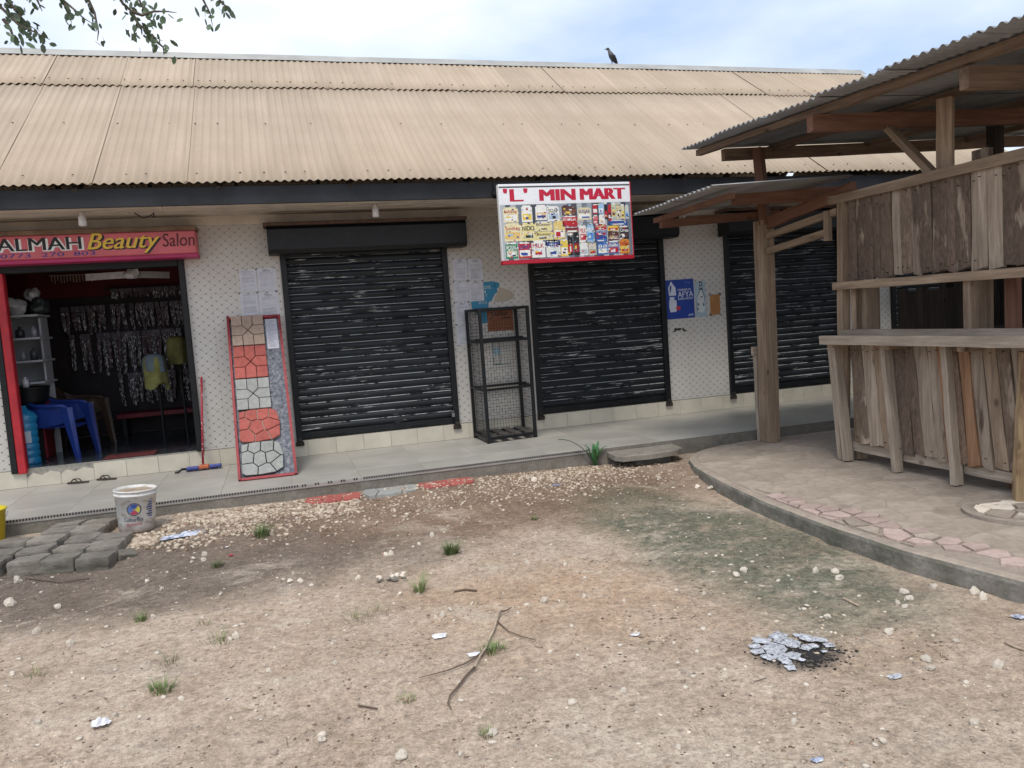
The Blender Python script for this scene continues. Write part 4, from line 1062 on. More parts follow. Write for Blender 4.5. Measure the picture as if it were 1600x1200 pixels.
for z in (.60, 1.12):
    MB().bar(FL.lerp(BL, .5)+up3*z, FR.lerp(BR_, .5)+up3*z, .014, .02).build('shelf_bar', [MBLK], cg)
WIRE = flat((.03, .028, .026), .6, .3, .2, 20., name='wire')
def mesh_panel(a, b, z0, z1, step=.034, nm='mesh_panel'):
    mb = MB(); L_ = (b-a).length; n = int(L_/step)
    for i in range(1, n):
        p = a.lerp(b, i/n); mb.bar(p+up3*z0, p+up3*z1, .0026, .0026)
    m = int((z1-z0)/step)
    for j in range(1, m):
        z = z0+(z1-z0)*j/m; q = up3*(z+.006*hz(j, -1, 1)); mb.bar(a+q, b+q, .0026, .0026)
    mb.build(nm, [WIRE], cg)
mesh_panel(BL, BR_, .06, Hc-.02); mesh_panel(FL, BL, .06, Hc-.02); mesh_panel(FR, BR_, .06, Hc-.02)

# leaning paver sample board
A0, A1 = Vector((-.465, -1.075, .004)), Vector((.045, -1.085, .004)); T0 = Vector((-.485, -.045, 1.545)); T1 = Vector((.03, -.045, 1.52))
bd = thing('paver_sample_board', 'red framed leaning display board of cream, red and grey paver samples', 'display board', ((A0+A1)/2))
e1 = (A1-A0).normalized(); e2 = (T0-A0).normalized(); e3 = e1.cross(e2).normalized()
LB_ = (T0-A0).length; WB = (A1-A0).length
BM = Matrix((e1, e2, e3)).transposed().to_4x4(); BM.translation = A0
if (BM @ Vector((0, 0, 1))-A0).y > 0: print('board normal away')
FRM = flat((.27, .035, .04), .6, .1, .2, 10., name='red_angle_iron')
for a, b, c, e in ((-.012, .012, 0, LB_), (WB-.012, WB+.012, 0, LB_-.02)): MB().box(a, b, c, e, -.02, .03, 0, BM).build('frame_side', [FRM], bd)
for a, b in ((-.012, .012), (LB_-.045, LB_-.02)): MB().box(0.013, WB-.013, a, b, -.02, .03, 0, BM).build('frame_end', [FRM], bd)
g = G('mottled_backing', .8); nn_ = g.noise(g.obj, 28, 6, .75); g.set('Base Color', g.ramp(nn_, [(.35, (.045, .05, .065)), (.5, (.13, .14, .17)), (.62, (.26, .26, .27))])); g.bump(nn_, .5, .004)
MB().box(.013, WB-.013, .013, LB_-.05, -.012, -.002, 0, BM).build('backing', [g.m], bd)
SQ = [[(0, .67), (.32, .67), (.32, 1), (0, 1)], [(.34, .67), (.5, .52), (.65, .67), (.65, 1), (.34, 1)], [(.67, .67), (1, .67), (1, 1), (.67, 1)], [(0, .35), (.33, .35), (.485, .5), (.33, .65), (0, .65)], [(.67, .35), (1, .35), (1, .65), (.67, .65), (.515, .5)],
      [(0, 0), (.32, 0), (.32, .33), (0, .33)], [(.34, 0), (.65, 0), (.65, .33), (.5, .48), (.34, .33)], [(.67, 0), (1, 0), (1, .33), (.67, .33)]]
CRM = m_concrete('cream_paver', (.36, .27, .21), (.43, .33, .26), 0, .002, 4, .05); RDP = m_concrete('red_paver', (.32, .085, .07), (.41, .12, .10), 0, .002, 4, .06); GRP = m_concrete('grey_paver', (.26, .265, .25), (.34, .345, .325), 0, .002, 4, .05); DK = flat((.03, .028, .027), .9, name='joint')
for v0, v1, m in ((1.475, 1.845, CRM), (1.085, 1.47, RDP), (.73, 1.08, GRP)):
    u0 = .03; w = .315
    MB().box(u0+.003, u0+w-.003, v0+.004, v1-.004, 0.0, .020, 0, BM).build('paver_bed', [DK], bd)
    for p in SQ: MB().prism([(u0+a*w, v0+.004+b*(v1-v0-.008)) for a, b in p], .021, .034, 0, BM, inset=.002).build('paver_piece', [m], bd)
r2 = random.Random(12)
for v0, v1, m, jm in ((.375, .725, RDP, flat((.42, .36, .29), .9, name='pale_joint')), (.03, .37, GRP, DK)):
    out_ = [(.03, v0+.03), (.06, v0+.005), (.2, v0+.0), (.33, v0+.012), (.40, v0+.05), (.41, v0+.2), (.385, v1-.03), (.33, v1-.003), (.16, v1-.002), (.04, v1-.02)]
    MB().prism([(a, b) for a, b in out_], 0, .018, 0, BM).build('paver_bed', [jm], bd)
    sd_ = [(.09, v0+.06), (.25, v0+.05), (.37, v0+.08), (.08, v0+.2), (.19, v0+.155), (.31, v0+.175), (.16, v0+.30), (.27, v0+.29), (.38, v0+.28), (.06, v1-.04)]
    for p in cells([(a+r2.uniform(-.015, .015), b+r2.uniform(-.015, .015)) for a, b in sd_], out_, .009, .4): MB().prism(p, .019, .034, 0, BM, inset=.002).build('paver_piece', [m], bd)
pp = MB(); fb = lambda u, v, d: tuple(BM @ Vector((.365+u*.115, 1.43+v*.37, .002+d)))
rect(pp, fb, 0, 0, 1, 1, .001, 0)
for k in range(22): rect(pp, fb, hz(k, .05, .3), .05+k*.042, hz(k+9, .5, .95), .058+k*.042, .002, 1)
pp.build('paper_note', [prnt((.50, .50, .56)), INK], bd)

# long handled brush
mo = thing('floor_brush', 'blue and orange floor brush with red dotted handle leaning on the tiles', 'brush', (-.85, -.17, 0))
g = G('red_dotted_handle', .4); vv = g.vor(g.obj, 34).outputs[0]; g.set('Base Color', g.mix(g.ramp(vv, [(.25, 1.), (.32, 0.)]), (.40, .03, .05), (.62, .5, .5)))
MB().tube([(-.80, -.035, .955), (-.86, -.16, .06)], .0115, 10).build('handle', [g.m], mo, smooth=True)
bb_ = MB(); bb_.box(-1.02, -.90, -.20, -.14, .018, .05, 0).box(-.90, -.80, -.205, -.135, .018, .058, 1).box(-.80, -.68, -.20, -.14, .018, .05, 0)
bb_.build('brush_head', [flat((.05, .07, .26), .5, name='blue_plastic'), flat((.45, .12, .05), .5, name='orange_plastic')], mo, bevel=.008)
br_ = MB()
for k in range(150): x = -1.02+.34*k/150; y = -.17+hz(k, -.03, .03); br_.bar((x, y, .02), (x+hz(k+3, -.012, .012), y+hz(k+4, -.02, .01), 0.001), .003)
br_.build('bristles', [flat((.03, .035, .09), .8, name='bristle')], mo)
MB().tube([(-1.02, -.17, .03), (-1.06, -.18, .035), (-1.10, -.19, .012), (-1.13, -.19, .01)], .014, 6).build('hook_end', [BLACK], mo)

# sandals
def sandal(x, y, rz, label):
    o = thing('flip_flop', label, 'sandal', (0, 0, 0), 'dark flip flops on the porch')
    pts = [(.135*math.cos(a)*(1), (.043+.008*math.cos(a))*math.sin(a)) for a in [i*math.pi/10 for i in range(20)]]
    m = flat((.05, .038, .032), .7, 0, .3, 20., name='dark_rubber')
    MB().prism(pts, 0, .018, inset=.003).build('sole', [m], o)
    MB().tube([(-.02, -.045, .012), (.0, -.042, .045), (.05, -.01, .055), (.09, 0, .02)], .007, 6).tube([(-.02, .045, .012), (.0, .042, .045), (.05, .01, .055), (.09, 0, .02)], .007, 6).build('strap', [m], o)
    o.location = (x, y, 0.002); o.rotation_euler[2] = rz; o.scale = (.8, .8, .8)
a = PT(124, 754, 2, 0); b = PT(169, 748, 2, 0)
sandal(a.x, -.105, 2.9, 'left dark flip flop lying against the cream plinth below the salon door'); sandal(b.x, -.09, 2.75, 'right dark flip flop on the porch, closer to the brush')

# ---- inside the salon
ZF = ZB+.008
def chair(label, col, loc, rz):
    o = thing('plastic_armchair', label, 'chair', (0, 0, 0)); m = flat(col, .35, 0, .1, 5., name='chair_plastic', spec=.5)
    # faces +x ; seat .42 high
    mb = MB(); N = 10
    def shell(fn, nu, nv, th):
        o_ = len(mb.v)
        P_ = [[Vector(fn(i/nu, j/nv)) for j in range(nv+1)] for i in range(nu+1)]
        for i in range(nu+1):
            for j in range(nv+1): mb.v.append(tuple(P_[i][j]))
        for i in range(nu):
            for j in range(nv): a = o_+i*(nv+1)+j; mb.f.append((a, a+nv+1, a+nv+2, a+1)); mb.mi.append(0)
    shell(lambda u, v: (-.20+.42*u, -.22+.44*v, .42-.02*math.sin(math.pi*u)-.02*math.sin(math.pi*v)-(.03*(u**6))), 6, 6, 0)
    se = mb.build('seat', [m], o, smooth=True); q = se.modifiers.new('t', 'SOLIDIFY'); q.thickness = .012
    mb = MB()
    shell(lambda u, v: (-.21-.10*u-.0+.07*(2*v-1)**2, (-.24+.48*v)*(1-.12*u**3), .41+.44*u-.07*(2*v-1)**4*u), 8, 10, 0)
    se = mb.build('backrest', [m], o, smooth=True); q = se.modifiers.new('t', 'SOLIDIFY'); q.thickness = .012
    for s in (-1, 1):
        sp_ = MB(); sp_.v = [(-.27, s*.235, .74), (-.10, s*.262, .67), (.10, s*.262, .66), (.20, s*.255, .64), (-.25, s*.225, .36), (-.10, s*.232, .40), (.08, s*.232, .42), (.20, s*.245, .45)]
        sp_.f = [(0, 1, 5, 4), (1, 2, 6, 5), (2, 3, 7, 6)]; sp_.mi = [0]*3; sp_.build('side_panel', [m], o)
        MB().tube([(-.27, s*.22, .80), (-.25, s*.255, .74), (-.12, s*.27, .675), (.06, s*.275, .66), (.18, s*.27, .655), (.235, s*.27, .62)], [.016, .02, .024, .026, .024, .018], 8).build('armrest', [m], o, smooth=True)
        for nm, p0, p1 in (('leg', (.235, s*.27, .63), (.30, s*.275, 0)), ('leg', (-.20, s*.23, .44), (-.30, s*.26, 0))):
            mb = MB(); d = Vector(p1)-Vector(p0); 
            for t_ in (0, .5, 1):
                c = Vector(p0)+d*t_; w = .095*(1-.55*t_)
                for dx, dy in ((-w, 0), (0, -s*.006), (w*.5, 0), (0, s*.028)): mb.v.append((c.x+dx, c.y+dy, c.z))
            for i in range(2):
                for k in range(4): a_ = i*4+k; b_ = i*4+(k+1) % 4; mb.f.append((a_, b_, b_+4, a_+4)); mb.mi.append(0)
            mb.f += [(0, 1, 2, 3), (11, 10, 9, 8)]; mb.mi += [0, 0]; mb.build(nm, [m], o)
    o.location = loc; o.rotation_euler[2] = rz; o.scale = (.92, .92, .86)
chair('blue plastic armchair just inside the salon doorway', (.012, .035, .20), (-2.33, .66, ZF), -.18)
chair('brown plastic armchair behind the blue one', (.05, .03, .02), (-2.28, 1.30, ZF), -.12)
wb = thing('water_bottle', 'large ribbed blue water dispenser bottle beside the red jamb', 'bottle', (-2.575, .38, ZF))
g = G('blue_clear_plastic', .12, spec=.6); g.set('Base Color', (.02, .22, .42))
prof_ = [(.001, 0), (.12, 0), (.113, .02)]
for k in range(6): prof_ += [(.113, .05+k*.07), (.106, .06+k*.07), (.106, .075+k*.07), (.113, .085+k*.07)]
prof_ += [(.125, .48), (.09, .53), (.04, .56), (.032, .60), (.001, .60)]
MB().lathe(prof_, 24, (-2.575, .38, ZF)).build('body', [g.m], wb, smooth=True)
lm = MB(); lm.v += [(-2.575+.1145*math.cos(a), .38+.1145*math.sin(a), ZF+z) for a in [-1.9+i*.2 for i in range(6)] for z in (.22, .34)]
lm.f += [(2*i, 2*i+2, 2*i+3, 2*i+1) for i in range(5)]; lm.mi += [0]*5; lm.build('label_sticker', [prnt((.45, .52, .6))], wb)
ck = thing('red_cabinet_side', 'dark red upright panel behind the blue water bottle', 'panel', (-2.50, .75, ZF))
MB().box(-2.56, -2.46, .62, .95, ZF, .80).build('panel', [flat((.16, .012, .02), .5, 0, .1, name='deep_red')], ck, bevel=.01)
MSHELF = flat((.42, .43, .45), .4, 0, .15, 4., name='shelf_white')
sf_ = thing('white_shelf', 'white open shelving unit at the left salon wall', 'shelf', (-2.7, .9, ZF))
for x0, x1, y0, y1, z0, z1 in ((-2.98, -2.96, .62, 1.1, ZF, 1.70), (-2.98, -2.44, 1.10, 1.12, ZF, 1.70), (-2.46, -2.44, .85, 1.10, .98, 1.69)): MB().box(x0, x1, y0, y1, z0, z1).build('side_panel', [MSHELF], sf_)
for z in (.99, 1.22, 1.46, 1.70): MB().box(-2.96, -2.40, .60, 1.10, z, z+.022).build('shelf_board', [MSHELF], sf_, bevel=.003)
def jar(label, x, y, z, r, h, col, name='toiletry_bottle'):
    o = thing(name, label, 'bottle', (x, y, z)); MB().lathe([(.001, 0), (r, 0), (r, h*.68), (r*.45, h*.8), (r*.4, h*.82), (r*.4, h), (.001, h)], 12, (x, y, z)).build('body', [flat(col, .3, name='bottle')], o, smooth=True)
jar('small white pump bottle standing on the black wash basin', -2.56, .52, .965, .032, .11, (.6, .6, .62))
jar('dark bottle on the white shelf, second tier', -2.50, .70, 1.245, .035, .13, (.05, .05, .06)); jar('pale bottle on the upper tier of the white shelf', -2.47, .68, 1.482, .03, .12, (.3, .3, .33))
jar('black jar on the upper tier of the white shelf', -2.60, .68, 1.482, .045, .12, (.03, .03, .035)); jar('grey bottle beside the dark one on the second tier', -2.60, .70, 1.245, .03, .10, (.25, .25, .27))
bs = thing('wash_basin', 'black hair wash basin under the white shelf', 'basin', (-2.55, .55, .76))
MB().lathe([(.001, .0), (.12, .0), (.17, .06), (.19, .19), (.20, .20), (.17, .19), (.14, .08), (.001, .05)], 20, (-2.55, .58, .765)).build('bowl', [MBLK], bs, smooth=True)
MB().box(-2.62, -2.48, .58, .72, ZF, .765).build('stand', [MBLK], bs)
def bag(label, x, y, z, r, col, sd_):
    vs, fs = blob(r, sd_, 3, .34, .95); mb = MB().add([(a+x, b*.8+y, c+z+r*.8) for a, b, c in vs], fs)
    tag(mb.build('plastic_bag', [flat(col, .35, 0, .2, 12., .004, name='bag_plastic')], smooth=True, origin=(x, y, z)), label, 'bag')
bag('knotted white plastic bag at the left on top of the shelf', -2.62, .72, 1.735, .10, (.45, .44, .44), 3); bag('white plastic bag with knotted top right of the other on the shelf', -2.47, .80, 1.88, .075, (.42, .42, .43), 5); bag('dark plastic bag on the shelf top beneath the white bag', -2.42, .78, 1.735, .095, (.03, .035, .035), 8)
cf = thing('ceiling_fan', 'white ceiling fan in front of the dark red salon wall', 'fan', (-1.50, .9, 2.2))
MB().lathe([(.001, .10), (.03, .10), (.05, .03), (.085, .0), (.085, -.03), (.05, -.05), (.001, -.055)], 20, (-1.50, .9, 2.115)).build('hub', [MPLAST], cf, smooth=True)
MB().tube([(-1.50, .9, 2.24), (-1.50, .9, 2.46)], .012).build('rod', [MPLAST], cf)
for k in range(3):
    a = 2.9+k*2.094; MB().bar((-1.50+.07*math.cos(a), .9+.07*math.sin(a), 2.11), (-1.50+.5*math.cos(a), .9+.5*math.sin(a), 2.11), .006, .075, roll=.15).build('blade', [MPLAST], cf)
# packets of hair in rows on rails
HAIR = [flat(c, .18, .0, .5, 26., .003, name='glossy_packet', spec=.9) for c in ((.02, .018, .022), (.035, .02, .03), (.05, .03, .025), (.03, .035, .045))]
g = G('crinkled_clear_wrap', .14, spec=1.); n1 = g.noise(g.vec(scale=(1, 1, .35), rnd=30.), 60, 5, .75)
cc = g.ramp(n1, [(.42, (.012, .011, .014)), (.52, (.06, .055, .06)), (.59, (.9, .88, .9))]); g.set('Base Color', cc); g.bump(n1, 1., .012); WRAP = g.m  # white flecks in the colour stand in for glints on the wrap
g = G('crinkled_purple_wrap', .16, spec=1.); n1 = g.noise(g.vec(scale=(1, 1, .35), rnd=30.), 60, 5, .75)
cc = g.ramp(n1, [(.42, (.03, .010, .016)), (.56, (.09, .04, .06)), (.63, (.8, .74, .8))]); g.set('Base Color', cc); g.bump(n1, 1., .012); WRAP2 = g.m  # same painted glints over a purple wrap
def pack_mesh(w, h, sd_, mat, card=True):
    mb = MB(); N = 10; n = 3
    for i in range(N+1):
        v = i/N; ww = w/2*(1-.35*v**2+.12*noise.noise(Vector((sd_, v*4, 0)))); off_ = .03*noise.noise(Vector((sd_, v*1.5, 8)))*v
        for j in range(n+1):
            u = -1+2*j/n; mb.v.append((u*ww+off_, -.012*(1-abs(u))-.01*noise.noise(Vector((u*2, v*7, sd_))), -h*v))
    for i in range(N):
        for j in range(n): a = i*(n+1)+j; mb.f.append((a, a+n+1, a+n+2, a+1)); mb.mi.append(0)
    if card: mb.box(-w*.36, w*.36, -.016, -.013, -min(.06, h*.35), .005, 1)
    me = mb.mesh('hair_packet'); me.materials.append(mat); me.materials.append(prnt((.14, .12, .15))); return me
ORD = 'first second third fourth fifth sixth seventh eighth ninth tenth eleventh twelfth thirteenth fourteenth fifteenth sixteenth seventeenth eighteenth nineteenth twentieth'.split()+['twenty-'+q for q in 'first second third fourth fifth sixth seventh'.split()]
rows = [(2.055, .13, -2.0, -1.08, 18, .062, 'small square hair packet, top row', 'top row of hair packets'),
        (1.86, .34, -2.60, -1.08, 27, .055, 'long dark hair packet, second row on the back wall', 'second row of hair packets'),
        (1.50, .50, -2.58, -1.08, 26, .062, 'long dark hair packet, third row on the back wall', 'third row of hair packets'),
        (.96, .42, -2.02, -1.08, 17, .058, 'dark hair packet, lowest row above the red bench', 'lowest row of hair packets')]
for ri_, (z, h, x0, x1, n, w, lab, grp) in enumerate(rows):
    ra = MB().box(x0-.1, x1+.1, 2.53, 2.545, z+.005, z+.025).build('hanging_rail', [MBLK])
    tag(ra, ['top metal rail', 'second metal rail', 'third metal rail', 'lowest metal rail'][ri_]+' carrying hair packets on the salon back wall', 'rail')
    mm_ = [pack_mesh(w, h*hz(k+ri_, .85, 1.1), k+ri_*9., [WRAP, WRAP2][k % 2]) for k in range(5)]
    for k in range(n):
        if hz(k*3+ri_*100) < .06: continue
        tag(inst('hair_packet', mm_[int(hz(k+ri_*40, 0, 5))], (x0+(x1-x0)*k/(n-1)+hz(k, -.008, .008), 2.51-hz(k+5, 0, .03), z), None, rot=(0, hz(k+9, -.06, .06), hz(k+7, -.35, .35))), ORD[k]+' from the left: '+lab, 'hair packet', grp)
be = thing('red_bench', 'low red shelf bench below the hair packets', 'bench', (-1.5, 2.2, ZF)); MB().box(-2.05, -1.0, 2.15, 2.5, .40, .46).build('bench_top', [flat((.20, .02, .03), .5, name='bench_red')], be, bevel=.006)
for x in (-2.0, -1.1): MB().box(x, x+.05, 2.2, 2.45, ZF, .399).build('leg', [MBLK], be)
tb = MB()
for k in range(14): tb.add([(-2.66+k*.035, 2.4, 2.25), (-2.645+k*.035, 2.4, 2.25), (-2.645+k*.035, 2.4, 2.15+hz(k, 0, .04)), (-2.66+k*.035, 2.4, 2.15+hz(k, 0, .04))], [(0, 1, 2, 3)])
tb.box(-2.68, -2.16, 2.395, 2.405, 2.251, 2.262)
tag(tb.build('tassel_fringe', [flat((.45, .36, .30), .8, name='tassel')]), 'row of short pale tassels hanging high in the left corner of the salon', 'fringe')
def towel(label, x, y, z, r, h, col, sd_, col2=None):
    o = thing('hood_dryer', label, 'hair dryer', (x, y, ZF))
    MB().tube([(x+.02, y+.05, ZF), (x+.02, y+.05, z-.1)], .016).build('pole', [MBLK], o)
    MB().lathe([(.001, 0), (r*.7, -.02), (r*.8, -.1), (r*.75, -.12)], 16, (x, y, z-.02)).build('hood', [MBLK], o, smooth=True)
    def tw(nm, r, z, h, c, s):
        mb = MB(); N = 28; R_ = 9
        for i in range(R_+1):
            t_ = i/R_
            for k in range(N):
                a = 2*math.pi*k/N; rr_ = r*math.sin(min(1, t_*2)*math.pi/2)*(1+.10*t_*math.sin(a*5+s)+.08*noise.noise(Vector((math.cos(a)*1.5, math.sin(a)*1.5, t_*2+s))))
                zz = -max(0, t_-.35)*h*(1+.35*noise.noise(Vector((math.cos(a), math.sin(a), s))))-(1-math.cos(min(1, t_*2)*math.pi/2))*r*.55
                mb.v.append((x+rr_*math.cos(a), y+rr_*.85*math.sin(a), z+zz))
        for i in range(R_):
            for k in range(N): a = i*N+k; b = i*N+(k+1) % N; mb.f.append((a, a+N, b+N, b)); mb.mi.append(0)
        mb.build(nm, [flat(c, .95, 0, .2, 9., .004, name='towel_cloth')], o, smooth=True)
    tw('towel', r, z, h, col, sd_)
    if col2: tw('top_towel', r*1.03, z+.012, h*.42, col2, sd_+3)
towel('hood dryer covered by an olive towel at the right of the salon', -1.17, 1.35, 1.40, .115, .42, (.14, .135, .045), 1)
towel('hood dryer draped with a grey-blue towel over a yellow-green one', -1.40, 1.15, 1.20, .125, .48, (.26, .26, .09), 2, (.17, .22, .25))
dm = MB().box(-1.82, -1.33, .03, .30, ZF, ZF+.012).build('doormat', [flat((.12, .022, .02), .95, 0, .3, 40., .004, name='mat')], bevel=.004, origin=(-1.57, .17, ZF)); tag(dm, 'dark red doormat just inside the salon threshold', 'doormat')

# ================================================================== THE YARD
# paint bucket
Bc = Vector((-1.205, -2.02, gz(-1.205, -2.02)+.006))
bk = thing('paint_bucket', 'dirty white Colourflex paint bucket standing at the end of the gravel', 'bucket', Bc)
bk['label'] = 'dirty white lidded paint bucket with colour wheel print standing beside the gravel'
g = G('stained_white_bucket', .5); n1 = g.noise(g.vec(scale=(1, 1, 2.2)), 9, 6, .7); z_ = g.sep()[2]
base = g.ramp(n1, [(.36, (.42, .36, .29)), (.48, (.66, .65, .61)), (.75, (.74, .74, .72))])
base = g.mix(g.ramp(g.math('MULTIPLY_ADD', n1, .16, z_), [(.10, .8), (.17, 0.)]), base, (.26, .19, .14)); g.set('Base Color', base)
TL = Matrix.Translation(Bc) @ Matrix.Rotation(.05, 4, 'Y')
MB().lathe([(.001, 0), (.125, 0), (.130, .012), (.150, .285), (.157, .287), (.157, .30), (.151, .302), (.152, .318), (.158, .32), (.158, .332), (.150, .333), (.145, .31), (.14, .30), (.001, .30)], 36, mtx=TL).build('body', [g.m], bk, smooth=True)
MB().lathe([(.001, .315), (.10, .318), (.142, .312), (.142, .295)], 24, mtx=TL).build('dried_contents', [m_concrete('dried_paint', (.30, .22, .16), (.48, .39, .30), 0, .012, 14)], bk)
va = math.atan2(CAMP.y-Bc.y, CAMP.x-Bc.x)
def cyl(u, v, d): r = .1335+.062*v+.0015+d; a = va-.12+u/.14; return tuple(TL @ Vector((r*math.cos(a), r*math.sin(a), v)))
mb = MB(); N = 28
for q, c in enumerate((0, 1, 2, 3)):
    for k in range(6):
        a0, a1 = q*math.pi/2+.08+k*.235+math.pi/4, q*math.pi/2+.08+(k+1)*.235+math.pi/4
        mb.add([cyl(.0+.004*math.cos(a0), .19+.004*math.sin(a0), .001), cyl(.04*math.cos(a0), .19+.04*math.sin(a0), .001), cyl(.04*math.cos(a1), .19+.04*math.sin(a1), .001)], [(0, 1, 2)], c)
for k in range(N):
    a0, a1 = 2*math.pi*k/N, 2*math.pi*(k+1)/N
    mb.add([cyl(.044*math.cos(a0), .19+.044*math.sin(a0), .001), cyl(.05*math.cos(a0), .19+.05*math.sin(a0), .001), cyl(.05*math.cos(a1), .19+.05*math.sin(a1), .001), cyl(.044*math.cos(a1), .19+.044*math.sin(a1), .001)], [(0, 1, 2, 3)], 4)
put_text(mb, 'Colourflex', -.075, .095, .062, .13, .001, 4, .03, 0, cyl)
put_text(mb, 'paint', -.06, .06, .055, .085, .001, 2, .03, .2, cyl)
for k in range(7): rect(mb, cyl, .085+hz(k, 0, .02), .12+k*.018, .135, .13+k*.018, .001, 4 if k % 2 else 0)
rect(mb, cyl, -.03, .252, .13, .258, .001, 0)
mb.build('printed_label', [prnt((.03, .07, .30)), prnt((.10, .16, .42)), prnt((.42, .05, .09)), prnt((.60, .52, .08)), prnt((.05, .05, .10))], bk)
# yellow bucket at the left edge
yb = thing('yellow_bucket', 'bright yellow plastic bucket cut off at the left edge of the yard', 'bucket', (-2.31, -1.80, gz(-2.42, -1.78)))
MB().lathe([(.001, 0), (.115, 0), (.145, .25), (.155, .252), (.155, .262), (.142, .262), (.11, .02), (.001, .02)], 28, (-2.31, -1.80, gz(-2.4, -1.8)+.01)).build('body', [flat((.62, .50, .02), .4, 0, .1, 5, name='yellow_plastic')], yb, smooth=True)
MB().tube([(-2.31+.156*math.cos(a), -1.80+.02, gz(-2.4, -1.8)+.24-.09*math.sin(a)) for a in [i*math.pi/8 for i in range(9)]], .004).build('handle', [MPLAST], yb)

# rough concrete paving blocks
def block_mesh(sd_):
    import bmesh
    bm = bmesh.new(); bmesh.ops.create_cube(bm, size=1); bmesh.ops.subdivide_edges(bm, edges=bm.edges, cuts=5, use_grid_fill=True)
    for v in bm.verts:
        c = v.co.copy(); r = (abs(c.x*2)**14+abs(c.y*2)**14+abs(c.z*2)**14)**(1/14); c = c/max(r, .97)*1.0
        n1 = noise.noise(c*2.2+Vector((sd_*5, 0, 0))); c *= 1+.10*n1
        v.co = Vector((c.x*.228, c.y*.198, c.z*.115+.007*noise.noise(c*6+Vector((0, sd_, 0)))))
    me = bpy.data.meshes.new('paving_block'); bm.to_mesh(me); bm.free(); me.materials.append(MBLOCK); return me
BMs = [block_mesh(k) for k in range(6)]
poly = [(0, 900), (60, 893), (112, 888), (162, 884)]
near = [(-12, 882), (28, 880), (86, 876), (137, 872)]
k = 0
for r in range(5):
    for c in range(-1, 5):
        x = -2.02+c*.232+hz(k, -.015, .015)+r*.018-.03; y = -2.56+r*.205+hz(k+3, -.012, .012)-c*.045
        if c == 4 or (c == 3 and r >= 3) or (x < -1.98 and r >= 3): k += 1; continue
        if c == 4: x -= .03
        if y > -1.76 or (c == 3 and r == 4): k += 1; continue
        tag(inst('paving_block', BMs[k % 6], (x, y, gz(x, y)+.022+hz(k+9, -.008, .012)+(0 if r else .005)), None, rot=(hz(k+5, -.05, .05), hz(k+6, -.05, .05), hz(k+7, -.05, .05)-.15), scale=(1, 1, 1)),
            label='rough concrete block, %s, %s row of the paved patch' % (['cut by the photo edge', 'first from the photo edge', 'second from the edge', 'third from the edge', 'fourth from the edge', 'end one nearest the gravel'][c+1], ['front', 'second', 'third', 'fourth', 'back'][r]), cat='paving block', group='concrete blocks paved at the left of the yard'); k += 1
x, y = GP(205, 868).x, GP(205, 868).y
tag(inst('broken_block', BMs[2], (x-.03, y, gz(x, y)), None, rot=(.3, .2, .5), scale=(.55, .5, .7)), 'broken block lump tilted beside the paved patch, mossy on one side', 'broken block')

# coloured paver pieces set into the ground along the porch
def set_slab(name, label, x0, x1, y0, y1, mat, seed):
    o = thing(name, label, 'paver slab', ((x0+x1)/2, (y0+y1)/2, -.13)); rr_ = random.Random(seed)
    out_ = [(x0+.03, y0), (x0+(x1-x0)*.5, y0-.02), (x1-.03, y0+.02), (x1, (y0+y1)/2), (x1-.02, y1), (x0+.02, y1), (x0-.01, (y0+y1)/2)]
    zz = max(gz(a, b) for a, b in out_)+.004
    for p in cells([(rr_.uniform(x0, x1), rr_.uniform(y0, y1)) for _ in range(8)], out_, .009, .9): MB().prism(p, zz-.03, zz+.000+rr_.uniform(0, .004), inset=.002).build('paver_piece', [mat], o)
a, b, c, e = PT(470, 775, 2, -.13), PT(562, 765, 2, -.13), PT(648, 757, 2, -.13), PT(735, 747, 2, -.13)
set_slab('ground_paver', 'left red crazy paver slab set in the dirt along the porch edge', a.x+.03, b.x-.01, -1.93, -1.67, RDP, 4)
set_slab('ground_paver', 'pale grey crazy paver slab between the two red ones beside the porch', b.x+.01, c.x-.01, -1.95, -1.67, GRP, 5)
set_slab('ground_paver', 'right red crazy paver slab beside the grey one, below the wire cage', c.x+.01, e.x-.01, -1.93, -1.67, RDP, 8)

# concrete step slab
cs = thing('concrete_step', 'rough broken concrete step slab lying against the porch beside the green plant', 'step', (3.35, -1.85, -.2))
mb = MB(); out_ = [(2.99, -1.655), (2.97, -1.88), (3.01, -1.985), (3.30, -2.02), (3.58, -1.99), (3.68, -1.91), (3.70, -1.80), (3.71, -1.655)]
out2 = []
for i in range(len(out_)):
    a_, b_ = out_[i], out_[(i+1) % len(out_)]
    for k in range(4): t_ = k/4; out2.append((a_[0]+(b_[0]-a_[0])*t_+.010*noise.noise(Vector((i, k, 1))), max(-9, min(-1.655, a_[1]+(b_[1]-a_[1])*t_+.010*noise.noise(Vector((i, k, 5)))))))
mb.prism(out2, -.088, -.035, inset=.007); mb.build('slab', [MCONC], cs)
MB().box(3.2, 3.56, -1.90, -1.66, -.32, -.09).build('support_block', [MCONCM], cs, bevel=.012)

